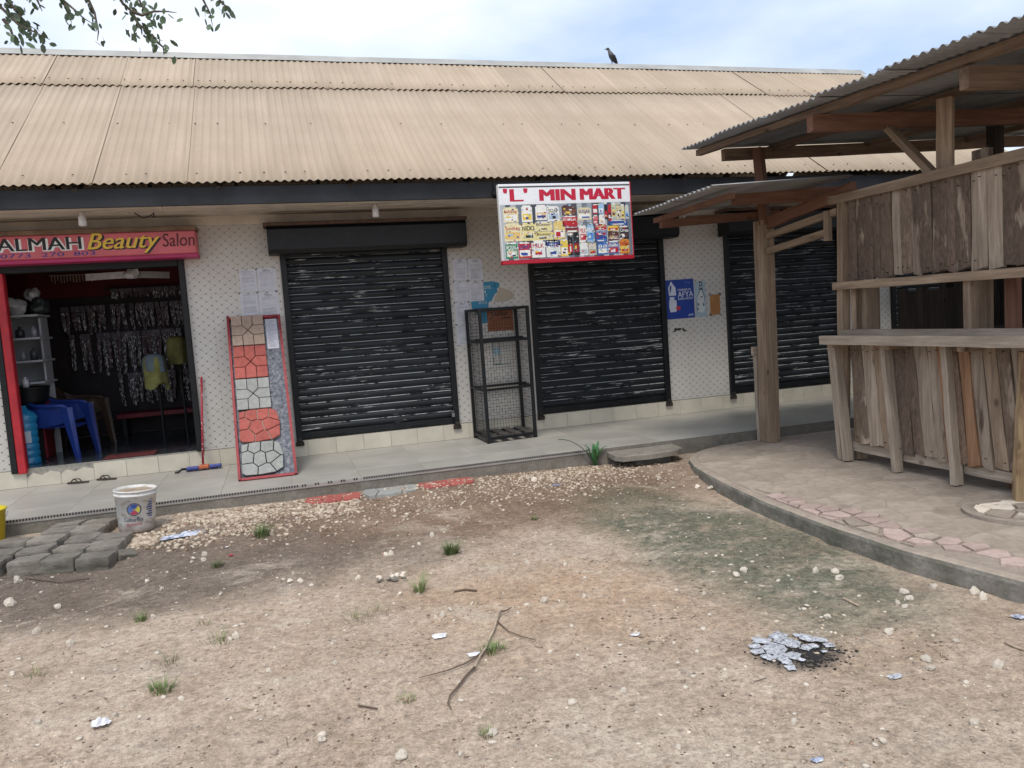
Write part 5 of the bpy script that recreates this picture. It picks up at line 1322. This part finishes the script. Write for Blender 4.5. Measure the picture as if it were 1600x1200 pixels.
# gravel and litter -------------------------------------------------
def scatter(name, n, place, size, mat, sub=1, rough=.3, fl=.7, seed=0, kinds=5, label=None, cat=None, emb=.25):
    rr_ = random.Random(seed); base = [blob(1, seed+k, sub, rough, fl) for k in range(kinds)]
    bv = [np.array(b[0]) for b in base]; bf = [np.array(b[1]) for b in base]
    V = []; F = []; o = 0
    for i in range(n):
        x, y = place(rr_); s = size(rr_); k = rr_.randrange(kinds); a = rr_.uniform(0, 6.28); st = rr_.uniform(.7, 1.4)
        v = bv[k]*np.array([s*st, s, s]); c, q = math.cos(a), math.sin(a)
        v = np.stack([v[:, 0]*c-v[:, 1]*q+x, v[:, 0]*q+v[:, 1]*c+y, v[:, 2]+gz(x, y)+s*fl*(1-emb*2)*.5], 1)
        V.append(v); F.append(bf[k]+o); o += len(v)
    V = np.concatenate(V); F = np.concatenate(F); me = bpy.data.meshes.new(name)
    me.vertices.add(len(V)); me.vertices.foreach_set('co', V.astype('f4').ravel())
    me.loops.add(F.size); me.loops.foreach_set('vertex_index', F.astype('i4').ravel())
    me.polygons.add(len(F)); me.polygons.foreach_set('loop_start', np.arange(0, F.size, 3, dtype='i4')); me.update(); me.validate()
    me.materials.append(mat); o_ = link(name, me); tag(o_, label, cat, None, 'stuff'); return o_
g = G('gravel_mix', .9, spec=.2); vn = g.vor(g.obj, 30).outputs[1]; 
sx_ = g.sep(vn)[0]; g.set('Base Color', g.mix(.35, g.ramp(sx_, [(.0, (.26, .19, .13)), (.3, (.40, .31, .23)), (.6, (.52, .43, .33)), (.85, (.62, .54, .43)), (1, (.25, .15, .10))]), g.ramp(g.noise(g.obj, 50, 4, .7), [(.3, .25), (.7, .75)]), 'OVERLAY')); MGRAV = g.m
def g1(r):
    t_ = r.random()**.7; x = -1.38+1.9*r.random()**1.1; y = -1.72-r.betavariate(1.3, 1.7)*(.95-.35*max(0, (x+.6)))
    if -1.38 < x < -1.02 and y > -2.12: y = -2.25-r.random()*.2
    return x, y
_gg = g1
def g1(r):
    while True:
        x, y = _gg(r)
        if noise.noise(Vector((x*3.3, y*4.2, 2)))+.75*r.random() > .12+.35*max(0, -y-2.25): return x, y
scatter('gravel', 2600, g1, lambda r: r.uniform(.009, .022), MGRAV, seed=1)
scatter('gravel', 1150, lambda r: (r.uniform(-.6, 2.4), -1.72-r.betavariate(1.1, 2)*1.15), lambda r: r.uniform(.006, .019), MGRAV, seed=2)
scatter('gravel', 1300, lambda r: (r.gauss(2.55, .42), -1.68-r.betavariate(1.2, 2.0)*1.1), lambda r: r.uniform(.005, .015), MGRAV, seed=3)
def wide(r):
    while True:
        x, y = r.uniform(-3, 4.2), -1.7-r.random()**.8*5.6
        if x < 3.0+.12*(y+4): return x, y
scatter('small_stones', 2600, wide, lambda r: .0022+.008*r.random()**3.2, MGRAV, seed=4)
def brighter(r):
    x, y = wide(r); return x, y
scatter('pale_chips', 900, brighter, lambda r: .0045+.011*r.random()**2.4, MSTONE, seed=14, fl=.5, rough=.5)
_cl = [GP(a, b) for a, b in ((505, 1150), (770, 1150), (700, 965), (1030, 960), (425, 1095), (1010, 1005), (1395, 990), (1120, 925), (600, 700), (235, 915), (330, 925), (1180, 1060), (940, 880), (610, 1010), (820, 925), (1440, 1010), (880, 1130), (1270, 1180), (540, 1080), (130, 1020))]
def clus(r):
    c = _cl[r.randrange(len(_cl))]; return c.x+r.gauss(0, .11), c.y+r.gauss(0, .08)
scatter('leaf_litter', 420, clus, lambda r: .002+.006*r.random()**2, flat((.17, .125, .09), .95, 0, .4, 30, name='dead_leaf'), seed=15, fl=.3, rough=.8)
scatter('dark_crumbs', 3600, wide, lambda r: .0015+.0055*r.random()**3.2, flat((.09, .065, .045), .95, 0, .3, 30, name='dark_soil'), seed=5, fl=.35, rough=.6)
scatter('soil_clods', 3800, wide, lambda r: .003+.010*r.random()**2.6, flat((.31, .245, .19), .95, 0, .3, 20, name='soil_clod'), seed=6, fl=.4, rough=.55, emb=.45)
def ashp(r): return 2.08+r.gauss(0, .09), -5.88+r.gauss(0, .065)
scatter('ash', 500, ashp, lambda r: r.uniform(.003, .009), flat((.02, .02, .02), .9, name='ash'), seed=9, fl=.4)
# dry straw and twigs
mb = MB(); rr_ = random.Random(33)
for k in range(420):
    x, y = wide(rr_) if k % 3 else (rr_.gauss(2.5, .35), rr_.gauss(-2.35, .2)); a = rr_.uniform(0, 3.14); l = rr_.uniform(.015, .07); z = gz(x, y)+.004
    mb.bar((x, y, z), (x+l*math.cos(a), y+l*math.sin(a), gz(x+l*math.cos(a), y+l*math.sin(a))+.005), rr_.uniform(.0012, .003), .0015, m=0 if rr_.random() < .6 else 1)
tag(mb.build('straw_litter', [MDRY, flat((.10, .07, .05), .9, name='twig')], kind='stuff'))

# single pale stones one can pick out
SM = []
for k in range(5):
    vs, fs = blob(1, 40+k, 2, .3, .72); me = MB().add(vs, fs).mesh('stone'); me.materials.append(MSTONE); SM.append(me)
pix = [(28, 910, 9), (17, 945, 10), (58, 988, 7), (110, 1008, 8), (137, 850, 5), (230, 910, 5), (253, 922, 5), (320, 868, 6), (318, 876, 5), (453, 909, 6), (470, 909, 6), (487, 916, 5), (368, 998, 8), (283, 1094, 6), (360, 1000, 6), (303, 874, 5), (603, 868, 6), (611, 867, 6), (655, 852, 5), (675, 838, 6),
       (681, 966, 5), (691, 962, 6), (704, 954, 6), (851, 941, 8), (825, 882, 6), (913, 933, 6), (883, 884, 5), (993, 992, 6), (975, 940, 5), (503, 1158, 10), (504, 1150, 8), (626, 1184, 13), (770, 1147, 9), (894, 1099, 9), (974, 1080, 7), (525, 1038, 6), (590, 1022, 5), (625, 930, 6),
       (1275, 894, 8), (1305, 895, 7), (1312, 905, 8), (1337, 856, 8), (1365, 862, 9), (1389, 862, 7), (1397, 872, 10), (1413, 929, 9), (1420, 938, 8), (1403, 944, 6), (1414, 949, 6), (1459, 918, 6), (1480, 895, 7), (1510, 916, 11), (1523, 927, 9), (1536, 935, 7), (1293, 966, 8), (1389, 989, 8), (1448, 1033, 10), (1454, 1046, 8), (1560, 1043, 11), (1522, 1132, 8), (1162, 893, 7), (1150, 900, 8), (1568, 912, 6), (1493, 1003, 7), (1185, 997, 7), (1110, 765, 7), (1090, 762, 6), (835, 752, 6), (1030, 748, 5), (12, 740, 0), (90, 950, 6), (345, 930, 5), (560, 905, 6), (240, 965, 5), (420, 1050, 6), (180, 1120, 6), (60, 1130, 7), (720, 1180, 6), (1060, 1170, 7), (860, 1020, 6), (1100, 930, 6), (1240, 1130, 7), (1380, 1160, 8)]
for k, (px, py, r) in enumerate(pix):
    if not r: continue
    p = GP(px, py); s = r/FPX*(p-CAMP).length*.72
    tag(inst('stone', SM[k % 5], (p.x, p.y, p.z+s*.35), None, rot=(hz(k, 0, 6), hz(k+1, 0, 6), hz(k+2, 0, 6)), scale=(s*hz(k+3, .85, 1.3), s, s)),
        label='pale limestone lump lying loose on the bare ground of the yard', cat='stone', group='pale stones scattered over the yard')
# small heap of curled white shells/dung-like lumps
p = GP(612, 905); hp = thing('rubble_heap', 'small heap of crumbly pale mortar lumps near the middle grass tuft', 'rubble', p)
for k in range(16):
    vs, fs = blob(hz(k, .010, .022), k, 1, .35, .6); q = Vector((p.x+hz(k+20, -.085, .085), p.y+hz(k+40, -.06, .06), p.z+.010+hz(k+60, 0, .012)))
    MB().add([tuple(Vector(v)+q) for v in vs], fs).build('lump', [MCONC if k % 2 else MSTONE], hp)

# grass tufts
def tuft(px, py, r, h, n, seed, label, dry=.2, thin=.0035, spread=1.35):
    n = int(n*1.5); r *= 1.25; thin *= .8; p = GP(px, py); mats = [MGRASS, MDRY]; mb = MB(); q = random.Random(seed)
    for k in range(n):
        a = q.uniform(0, 6.28); b = q.random()**.7*r*.5; x, y = p.x+b*math.cos(a), p.y+b*math.sin(a); l = h*q.uniform(.45, 1.1); a2 = a+q.uniform(-.7, .7); le = q.uniform(.15, .75)*spread
        w = thin*q.uniform(.7, 1.3); pts = []
        for i in range(4):
            t_ = i/3; pts.append(Vector((x+math.cos(a2)*l*le*t_**1.6, y+math.sin(a2)*l*le*t_**1.6, p.z-.004+l*t_*(1-.25*le*t_))))
        s_ = Vector((-math.sin(a2), math.cos(a2), 0)); o_ = len(mb.v); m = 1 if q.random() < dry else 0
        for i, c in enumerate(pts): ww = w*(1-i/3.2); mb.v += [tuple(c-s_*ww), tuple(c+s_*ww)]
        for i in range(3): mb.f.append((o_+2*i, o_+2*i+1, o_+2*i+3, o_+2*i+2)); mb.mi.append(m)
    tag(mb.build('grass_tuft', mats, origin=p), label, 'grass tuft')
T = [(705, 865, .07, .11, 150, 'bright green rounded grass tuft in the middle of the yard', .08, .0035), (655, 925, .05, .13, 60, 'upright green weedy tuft beside the mortar lumps', .25, .0028), (410, 838, .08, .12, 110, 'thick green tuft at the edge of the gravel', .12, .0035),
     (252, 1080, .08, .07, 80, 'low dark green tuft near the lower left of the yard', .2, .003), (220, 970, .05, .07, 45, 'small olive tuft between the paving blocks and the dry clumps', .25, .003), (770, 1018, .09, .06, 90, 'low tuft pressed beside the fallen branch', .2, .003),
     (340, 885, .06, .06, 60, 'short tuft just below the gravel near the red wrapper', .2, .003), (560, 968, .14, .07, 45, 'straggly half dry clump left of the mortar lumps', .65, .002), (590, 955, .1, .08, 28, 'thin wiry stalks beside the straggly clump', .8, .0018), (345, 1003, .1, .08, 40, 'wispy half dry tuft next to a pale stone', .55, .002),
     (265, 1035, .1, .07, 36, 'dry wispy tuft above the lower left tuft', .75, .002), (55, 1055, .1, .07, 36, 'sparse dry tuft near the left edge', .8, .002), (835, 812, .05, .05, 36, 'faint small tuft in the brown gravelly soil', .3, .003), (115, 850, .03, .05, 40, 'green weed growing between the paving blocks', .0, .004),
     (635, 1095, .06, .04, 30, 'tiny low tuft in the lower middle of the yard', .4, .003), (760, 1150, .05, .04, 26, 'tiny green tuft at the bottom middle of the yard', .3, .003), (322, 975, .07, .05, 26, 'very small tuft above the wispy one', .4, .002)]
for k, (px, py, r, h, n, lab, dry, th) in enumerate(T): tuft(px, py, r, h, n, k, lab, dry, th)
# leafy plant by the step
p = GP(930, 728); pl = thing('agave_plant', 'green strappy leaved plant growing beside the concrete step', 'plant', p)
for k, (a, l, le, w) in enumerate(((3.2, .34, 1.1, .014), (2.2, .22, .5, .02), (1.3, .24, .15, .022), (.7, .25, .45, .022), (4.4, .2, .5, .02), (5.4, .17, .6, .018), (0.1, .2, .7, .018), (2.8, .15, .5, .02))):
    mb = MB()
    for i in range(8):
        t_ = i/7; c = p+Vector((math.cos(a)*l*le*t_**1.3, math.sin(a)*l*le*t_**1.3, l*math.sin(min(1.4, t_*1.5))*.9)); ww = w*math.sin(math.pi*min(.97, .22+.78*t_))+.001
        s_ = Vector((-math.sin(a), math.cos(a), 0)); mb.v += [tuple(c-s_*ww+Vector((0, 0, .006))), tuple(c), tuple(c+s_*ww+Vector((0, 0, .006)))]
    for i in range(7):
        for j in (0, 1): q = i*3+j; mb.f.append((q, q+1, q+4, q+3)); mb.mi.append(0)
    mb.build('leaf', [flat((.05, .15, .05), .45, 0, .3, 10, name='plant_leaf')], pl, smooth=True)

# fallen branch
fbn = thing('fallen_branch', 'pale forked dead branch lying in the middle of the yard', 'branch', GP(760, 1010))
def gpath(pts, lift=.012): return [GP(x, y)+Vector((0, 0, lift)) for x, y in pts]
BRK = flat((.40, .32, .24), .85, 0, .25, 20, .003, name='pale_bark'); BRK2 = flat((.13, .09, .065), .9, 0, .2, 20, name='dark_twig')
MB().tube(gpath([(783, 960), (776, 975), (772, 990), (765, 1003), (760, 1018), (750, 1032), (742, 1048)], .02), [.007, .0065, .006, .0055, .005, .0045, .004], 8).build('stem', [BRK], fbn, smooth=True)
MB().tube(gpath([(742, 1048), (728, 1062), (716, 1078), (704, 1092), (700, 1104), (706, 1114)], .016), [.006, .005, .005, .004, .003, .002], 6).build('twig', [BRK2], fbn, smooth=True)
MB().tube(gpath([(757, 1022), (730, 1040), (700, 1052), (655, 1064)], .014), [.005, .004, .003, .002], 6).build('twig', [BRK2], fbn)
MB().tube(gpath([(778, 975), (795, 990), (815, 998), (838, 1004)], .012), [.004, .003, .003, .002], 6).build('twig', [BRK2], fbn)
MB().tube(gpath([(783, 960), (792, 958), (800, 953)], .015), [.006, .004, .002], 6).build('twig', [BRK2], fbn)
for k, (pts, lab) in enumerate((([(1570, 1006), (1585, 1013), (1600, 1018)], 'pale stick at the right edge of the yard'), ([(1318, 937), (1342, 949)], 'short pale stick on the green stained soil'), ([(710, 926), (728, 923), (745, 925)], 'short dark stick above the fallen branch'), ([(560, 1105), (590, 1110)], 'thin dark twig in the lower middle'), ([(40, 905), (95, 912), (140, 905)], 'flat dark bark strip below the paving blocks'))):
    P_ = gpath(pts, .008); o = MB().tube(P_, .006 if k < 3 else .004, 6).build('stick', [BRK if k < 2 else BRK2], origin=P_[0]); tag(o, lab, 'stick')

# litter
def crumple(name, label, cat, px, py, w, d, h, mat, seed, n=9, group=None, parent=None, lift=.006, rz=0.):
    p = GP(px, py) if not isinstance(px, Vector) else px; mb = MB()
    for i in range(n+1):
        for j in range(n+1):
            u, v = i/n-.5, j/n-.5; e = 1+.35*noise.noise(Vector((u*3, v*3, seed)))
            x, y = u*w*e, v*d*e; x, y = x*math.cos(rz)-y*math.sin(rz), x*math.sin(rz)+y*math.cos(rz)
            mb.v.append((p.x+x, p.y+y, p.z+lift+h*(.5+.7*noise.noise(Vector((u*5, v*5, seed*3))))*(1-max(abs(u), abs(v))*1.4)))
    for i in range(n):
        for j in range(n):
            if (i in (0, n-1) and j in (0, n-1)): continue
            a = i*(n+1)+j; mb.f.append((a, a+n+1, a+n+2, a+1)); mb.mi.append(0)
    o = mb.build(name, [mat], parent, origin=None if parent else p)
    return tag(o, label, cat, group)
g = G('printed_wrapper', .35); n1 = g.noise(g.obj, 30, 4, .7); g.set('Base Color', g.ramp(n1, [(.35, (.05, .07, .14)), (.48, (.40, .44, .55)), (.62, (.62, .64, .68)), (.75, (.10, .30, .36))])); WRP = g.m
crumple('plastic_wrapper', 'crumpled blue and white plastic wrapper on the pale gravel', 'wrapper', 288, 838, .33, .12, .045, WRP, 1, 14, rz=.25)
crumple('plastic_scrap', 'clear white plastic scrap right of the dry clumps', 'litter', 687, 996, .07, .05, .02, MPLAST, 2)
crumple('plastic_scrap', 'flat white plastic scrap under the fallen branch', 'litter', 741, 1024, .06, .04, .008, MPLAST, 3)
crumple('paper_ball', 'round white paper ball at the lower left', 'litter', 157, 1134, .07, .06, .05, MPLAST, 4, 10)
crumple('red_wrapper', 'tiny red wrapper below the gravel', 'litter', 361, 869, .035, .025, .015, MRED, 5, 5)
crumple('red_litter', 'tiny red scrap next to two pale stones', 'litter', 600, 866, .02, .02, .014, MRED, 6, 4)
crumple('paper_scrap', 'square white paper scrap right of the orange earth', 'litter', 993, 993, .05, .035, .01, MPLAST, 7, 5)
crumple('blue_scrap', 'blue flattened wrapper at the right edge of the yard', 'litter', 1592, 966, .06, .05, .015, WRP, 8, 6)
crumple('foil_scrap', 'shiny torn foil strip under the platform kerb', 'litter', 1440, 872, .11, .05, .02, MFOIL, 9, 8)
crumple('grey_lid', 'flat grey blue plastic lid on the gravel below the plant', 'litter', 868, 759, .11, .07, .012, flat((.24, .24, .30), .5, name='grey_lid'), 10, 6)
crumple('plastic_scrap', 'small shiny scrap at the bottom right', 'litter', 1277, 1190, .045, .03, .012, WRP, 11, 6)
crumple('plastic_scrap', 'small foil scrap right of the burnt foil heap', 'litter', 1398, 1059, .06, .035, .01, MFOIL, 12, 6)
crumple('plastic_scrap', 'white flake of plastic on the dark soil at left', 'litter', 355, 856, .03, .02, .01, MPLAST, 13, 4)
crumple('green_scrap', 'tiny green bottle shard beside the kerb', 'litter', 1166, 793, .03, .02, .02, flat((.02, .16, .05), .2, name='green_glass'), 14, 5)
fh = thing('burnt_foil_heap', 'heap of scorched silver foil scraps on black ash in the right foreground', 'foil heap', GP(1235, 1020))
FP = [(1190, 1005, .13), (1215, 995, .13), (1185, 1022, .09), (1212, 1015, .16), (1240, 1008, .12), (1262, 1000, .12), (1280, 1003, .10), (1295, 1010, .08), (1240, 1026, .11), (1228, 1036, .09), (1200, 1030, .09), (1236, 1046, .08), (1205, 1018, .12), (1260, 1014, .09), (1225, 1002, .12), (1180, 1014, .08), (1248, 995, .08), (1272, 1012, .07), (1218, 1026, .10), (1252, 1034, .05), (1288, 1022, .04)]
for k, (px, py, w) in enumerate(FP):
    crumple('foil_piece', None, None, px, py, w*.66, w*.52, .010, MFOIL, 20+k, 8, parent=fh, lift=.003+hz(k, 0, .010), rz=hz(k, 0, 3))

# ================================================================== CROW AND TREE
cw = MB(); bp = PT(957, 97, 1, 2.2); bp = Vector((bp.x, 2.2, rz_(2.2)+.035)); sc = 1.0
r_ = lambda v: Vector((bp.x, bp.y, bp.z)) + Vector(v)*sc
spine = [(-.125, 0, .205), (-.098, 0, .205), (-.088, 0, .206), (-.078, 0, .210), (-.062, 0, .210), (-.050, 0, .198), (-.043, 0, .178), (-.028, 0, .148), (-.008, 0, .11), (.012, 0, .075), (.035, 0, .045), (.055, 0, .022), (.09, 0, -.02), (.10, 0, -.035)]
rad = [.0015, .005, .009, .017, .021, .020, .022, .034, .042, .040, .028, .018, .013, .006]
crow = thing('crow', 'grey necked black crow perched on the roof ridge', 'bird', bp)
g = G('crow_feathers', .5); x_, y_, z_ = g.sep(); g.set('Base Color', g.ramp(g.math('MULTIPLY', z_, 4), [(.42, (.022, .022, .028)), (.55, (.10, .105, .11)), (.78, (.12, .125, .13)), (.80, (.02, .02, .024))]))
MB().tube([r_(p) for p in spine], rad, 12).build('body', [g.m], crow, smooth=True)
for s in (-1, 1):
    MB().tube([r_((-.02, s*.03, .135)), r_((.01, s*.04, .10)), r_((.045, s*.026, .045)), r_((.08, s*.01, .0))], [.008, .024, .018, .003], 8).build('wing', [flat((.018, .018, .024), .5, name='crow_wing')], crow, smooth=True)
    MB().tube([r_((-.004, s*.014, .075)), r_((-.006, s*.016, .02)), r_((-.004, s*.016, 0)), r_((-.03, s*.018, -.004))], [.007, .004, .003, .002], 6).build('leg', [BLACK], crow)
# tree whose twigs hang into the top left corner; trunk and limb stand outside the frame on the left
tr = thing('tree', 'tree with small oval leaves whose twigs hang into the top left corner', 'tree', (-3.6, -4.9, -.2))
MTR = flat((.10, .08, .06), .9, 0, .3, 12, .01, name='tree_bark')
MB().tube([(-3.6, -4.9, -.4), (-3.55, -4.85, .8), (-3.4, -4.75, 2.0), (-3.1, -4.6, 3.0), (-2.6, -4.45, 3.7)], [.17, .14, .12, .10, .08], 12).build('trunk', [MTR], tr, smooth=True)
MB().tube([(-2.6, -4.45, 3.7), (-1.9, -4.3, 3.95), (-1.2, -4.25, 3.9), (-.6, -4.2, 3.75), (-.1, -4.2, 3.6)], [.07, .05, .035, .02, .01], 8).build('limb', [MTR], tr, smooth=True)
MB().tube([(-2.9, -4.5, 3.4), (-3.0, -4.2, 4.2), (-2.7, -4.0, 4.9)], [.07, .05, .02], 8).build('limb', [MTR], tr, smooth=True)
def tp(px, py, y=-4.2): return PT(px, py, 1, y)
BRs = [[(-20, -60), (-5, 5), (12, 22), (28, 38), (48, 47), (62, 54), (78, 62)], [(-20, -60), (8, -5), (22, 12), (34, 28), (44, 38), (55, 46)], [(30, -70), (70, -12), (98, 0), (115, 14), (130, 28), (143, 36)], [(40, -70), (130, -20), (148, 20), (154, 50), (152, 64)],
       [(120, -80), (180, -15), (192, 6), (206, 18), (216, 36), (228, 48), (238, 56), (254, 64)], [(206, 18), (222, 24), (240, 18), (262, 18), (276, 20)], [(216, 36), (210, 48), (209, 58)], [(236, 54), (246, 66), (255, 74), (256, 86)], [(250, -80), (305, -25), (320, 5), (328, 20), (332, 40)], [(260, -80), (330, -20), (345, 2), (355, 12), (361, 20)], [(180, -15), (215, -5), (228, 20), (240, 38)], [(5, 30), (16, 45), (22, 62), (32, 72)], [(50, -20), (58, 0), (66, 18)], [(95, -10), (104, 16), (112, 36)]]
q = random.Random(5)
for bi, b in enumerate(BRs):
    pts = [tp(x, y, -4.2+.15*math.sin(bi*2.1)) for x, y in b]; br = MB().tube(pts, [.010-.0085*i/(len(pts)-1) for i in range(len(pts))], 5).build('branch', [MTR], tr)
    lf = MB(); dens = {0: 4, 1: 11, 10: 6}.get(bi, 4)
    for i in range(1, len(pts)):
        for k in range(dens+q.randrange(2)):
            c = pts[i-1].lerp(pts[i], q.random()); c += Vector((q.gauss(0, .022), q.gauss(0, .03), q.gauss(.0, .016)))
            l = q.uniform(.030, .056); w = l*.5; d = Vector((q.uniform(-.6, .6), q.uniform(-.5, .5), -q.uniform(.2, 1))).normalized(); s_ = d.cross(Vector((q.uniform(-1, 1), q.uniform(-1, 1), .3))).normalized()
            lf.add([c, c+d*l*.3+s_*w*.45, c+d*l*.7+s_*w*.45, c+d*l, c+d*l*.7-s_*w*.45, c+d*l*.3-s_*w*.45], [(0, 1, 2, 3, 4, 5)])
    lf.build('foliage', [MLEAF], br, kind='stuff')
cr_ = MB()
for k in range(2600):
    a = q.uniform(0, 6.28); rr_ = 1.5*q.random()**.5; c = Vector((-2.6+rr_*1.1*math.cos(a), -4.3+rr_*math.sin(a), 4.75+q.gauss(0, .32)))
    l = q.uniform(.03, .05); d = Vector((q.uniform(-1, 1), q.uniform(-1, 1), -q.random())).normalized(); s_ = d.orthogonal().normalized()*l*.25
    cr_.add([c, c+d*l*.5+s_, c+d*l, c+d*l*.5-s_], [(0, 1, 2, 3)])
cr_.build('crown', [MLEAF], tr, kind='stuff')
# greenery and a wall beyond the stall and the shop's far end
fw_ = MB().box(9.6, 9.8, -12, 9, -.4, 2.0); tag(fw_.build('boundary_wall', [MWALL], origin=(9.7, -2, -.3)), 'plain plastered boundary wall beyond the stall', 'wall')
def bush(x, y, z, r, label, sd_):
    o = thing('bush', label, 'bush', (x, y, -.2)); MB().tube([(x, y, -.3), (x+.05, y, z*.5), (x, y, z)], [.05, .04, .02], 6).build('trunk', [MTR], o); mb = MB(); q_ = random.Random(sd_)
    for k in range(1500):
        v = Vector((q_.gauss(0, .5), q_.gauss(0, .5), q_.gauss(0, .42)))*r; c = Vector((x, y, z))+v; l = q_.uniform(.05, .11); d = Vector((q_.uniform(-1, 1), q_.uniform(-1, 1), q_.uniform(-.6, .4))).normalized(); s_ = d.orthogonal().normalized()*l*.3
        mb.add([c, c+d*l*.5+s_, c+d*l, c+d*l*.5-s_], [(0, 1, 2, 3)])
    mb.build('crown', [flat((.09, .2, .03), .5, 0, .35, 3, name='bush_leaf')], o, kind='stuff')
bush(9.0, -2.5, 1.6, .7, 'light green bush seen through the stall window', 1)

# nail heads on the stall boards
nl = MB()
for b in [o for o in kids(kiosk) if o.name.split('.')[0] == 'board']:
    p = wpos(b); zs = (1.50, 2.08) if p.z > 1 else (.10, .88)
    for z in zs:
        for dy in (-.022, .025):
            if hz(p.y*77+dy*9+z) < .45: continue
            e = hz(p.y*99+dy+z, -.03, .03); nl.box(p.x-.034, p.x-.018, p.y+dy-.0025, p.y+dy+.0025, z+e, z+.005+e)
nl.build('nail_heads', [BLACK], kiosk, kind='stuff')
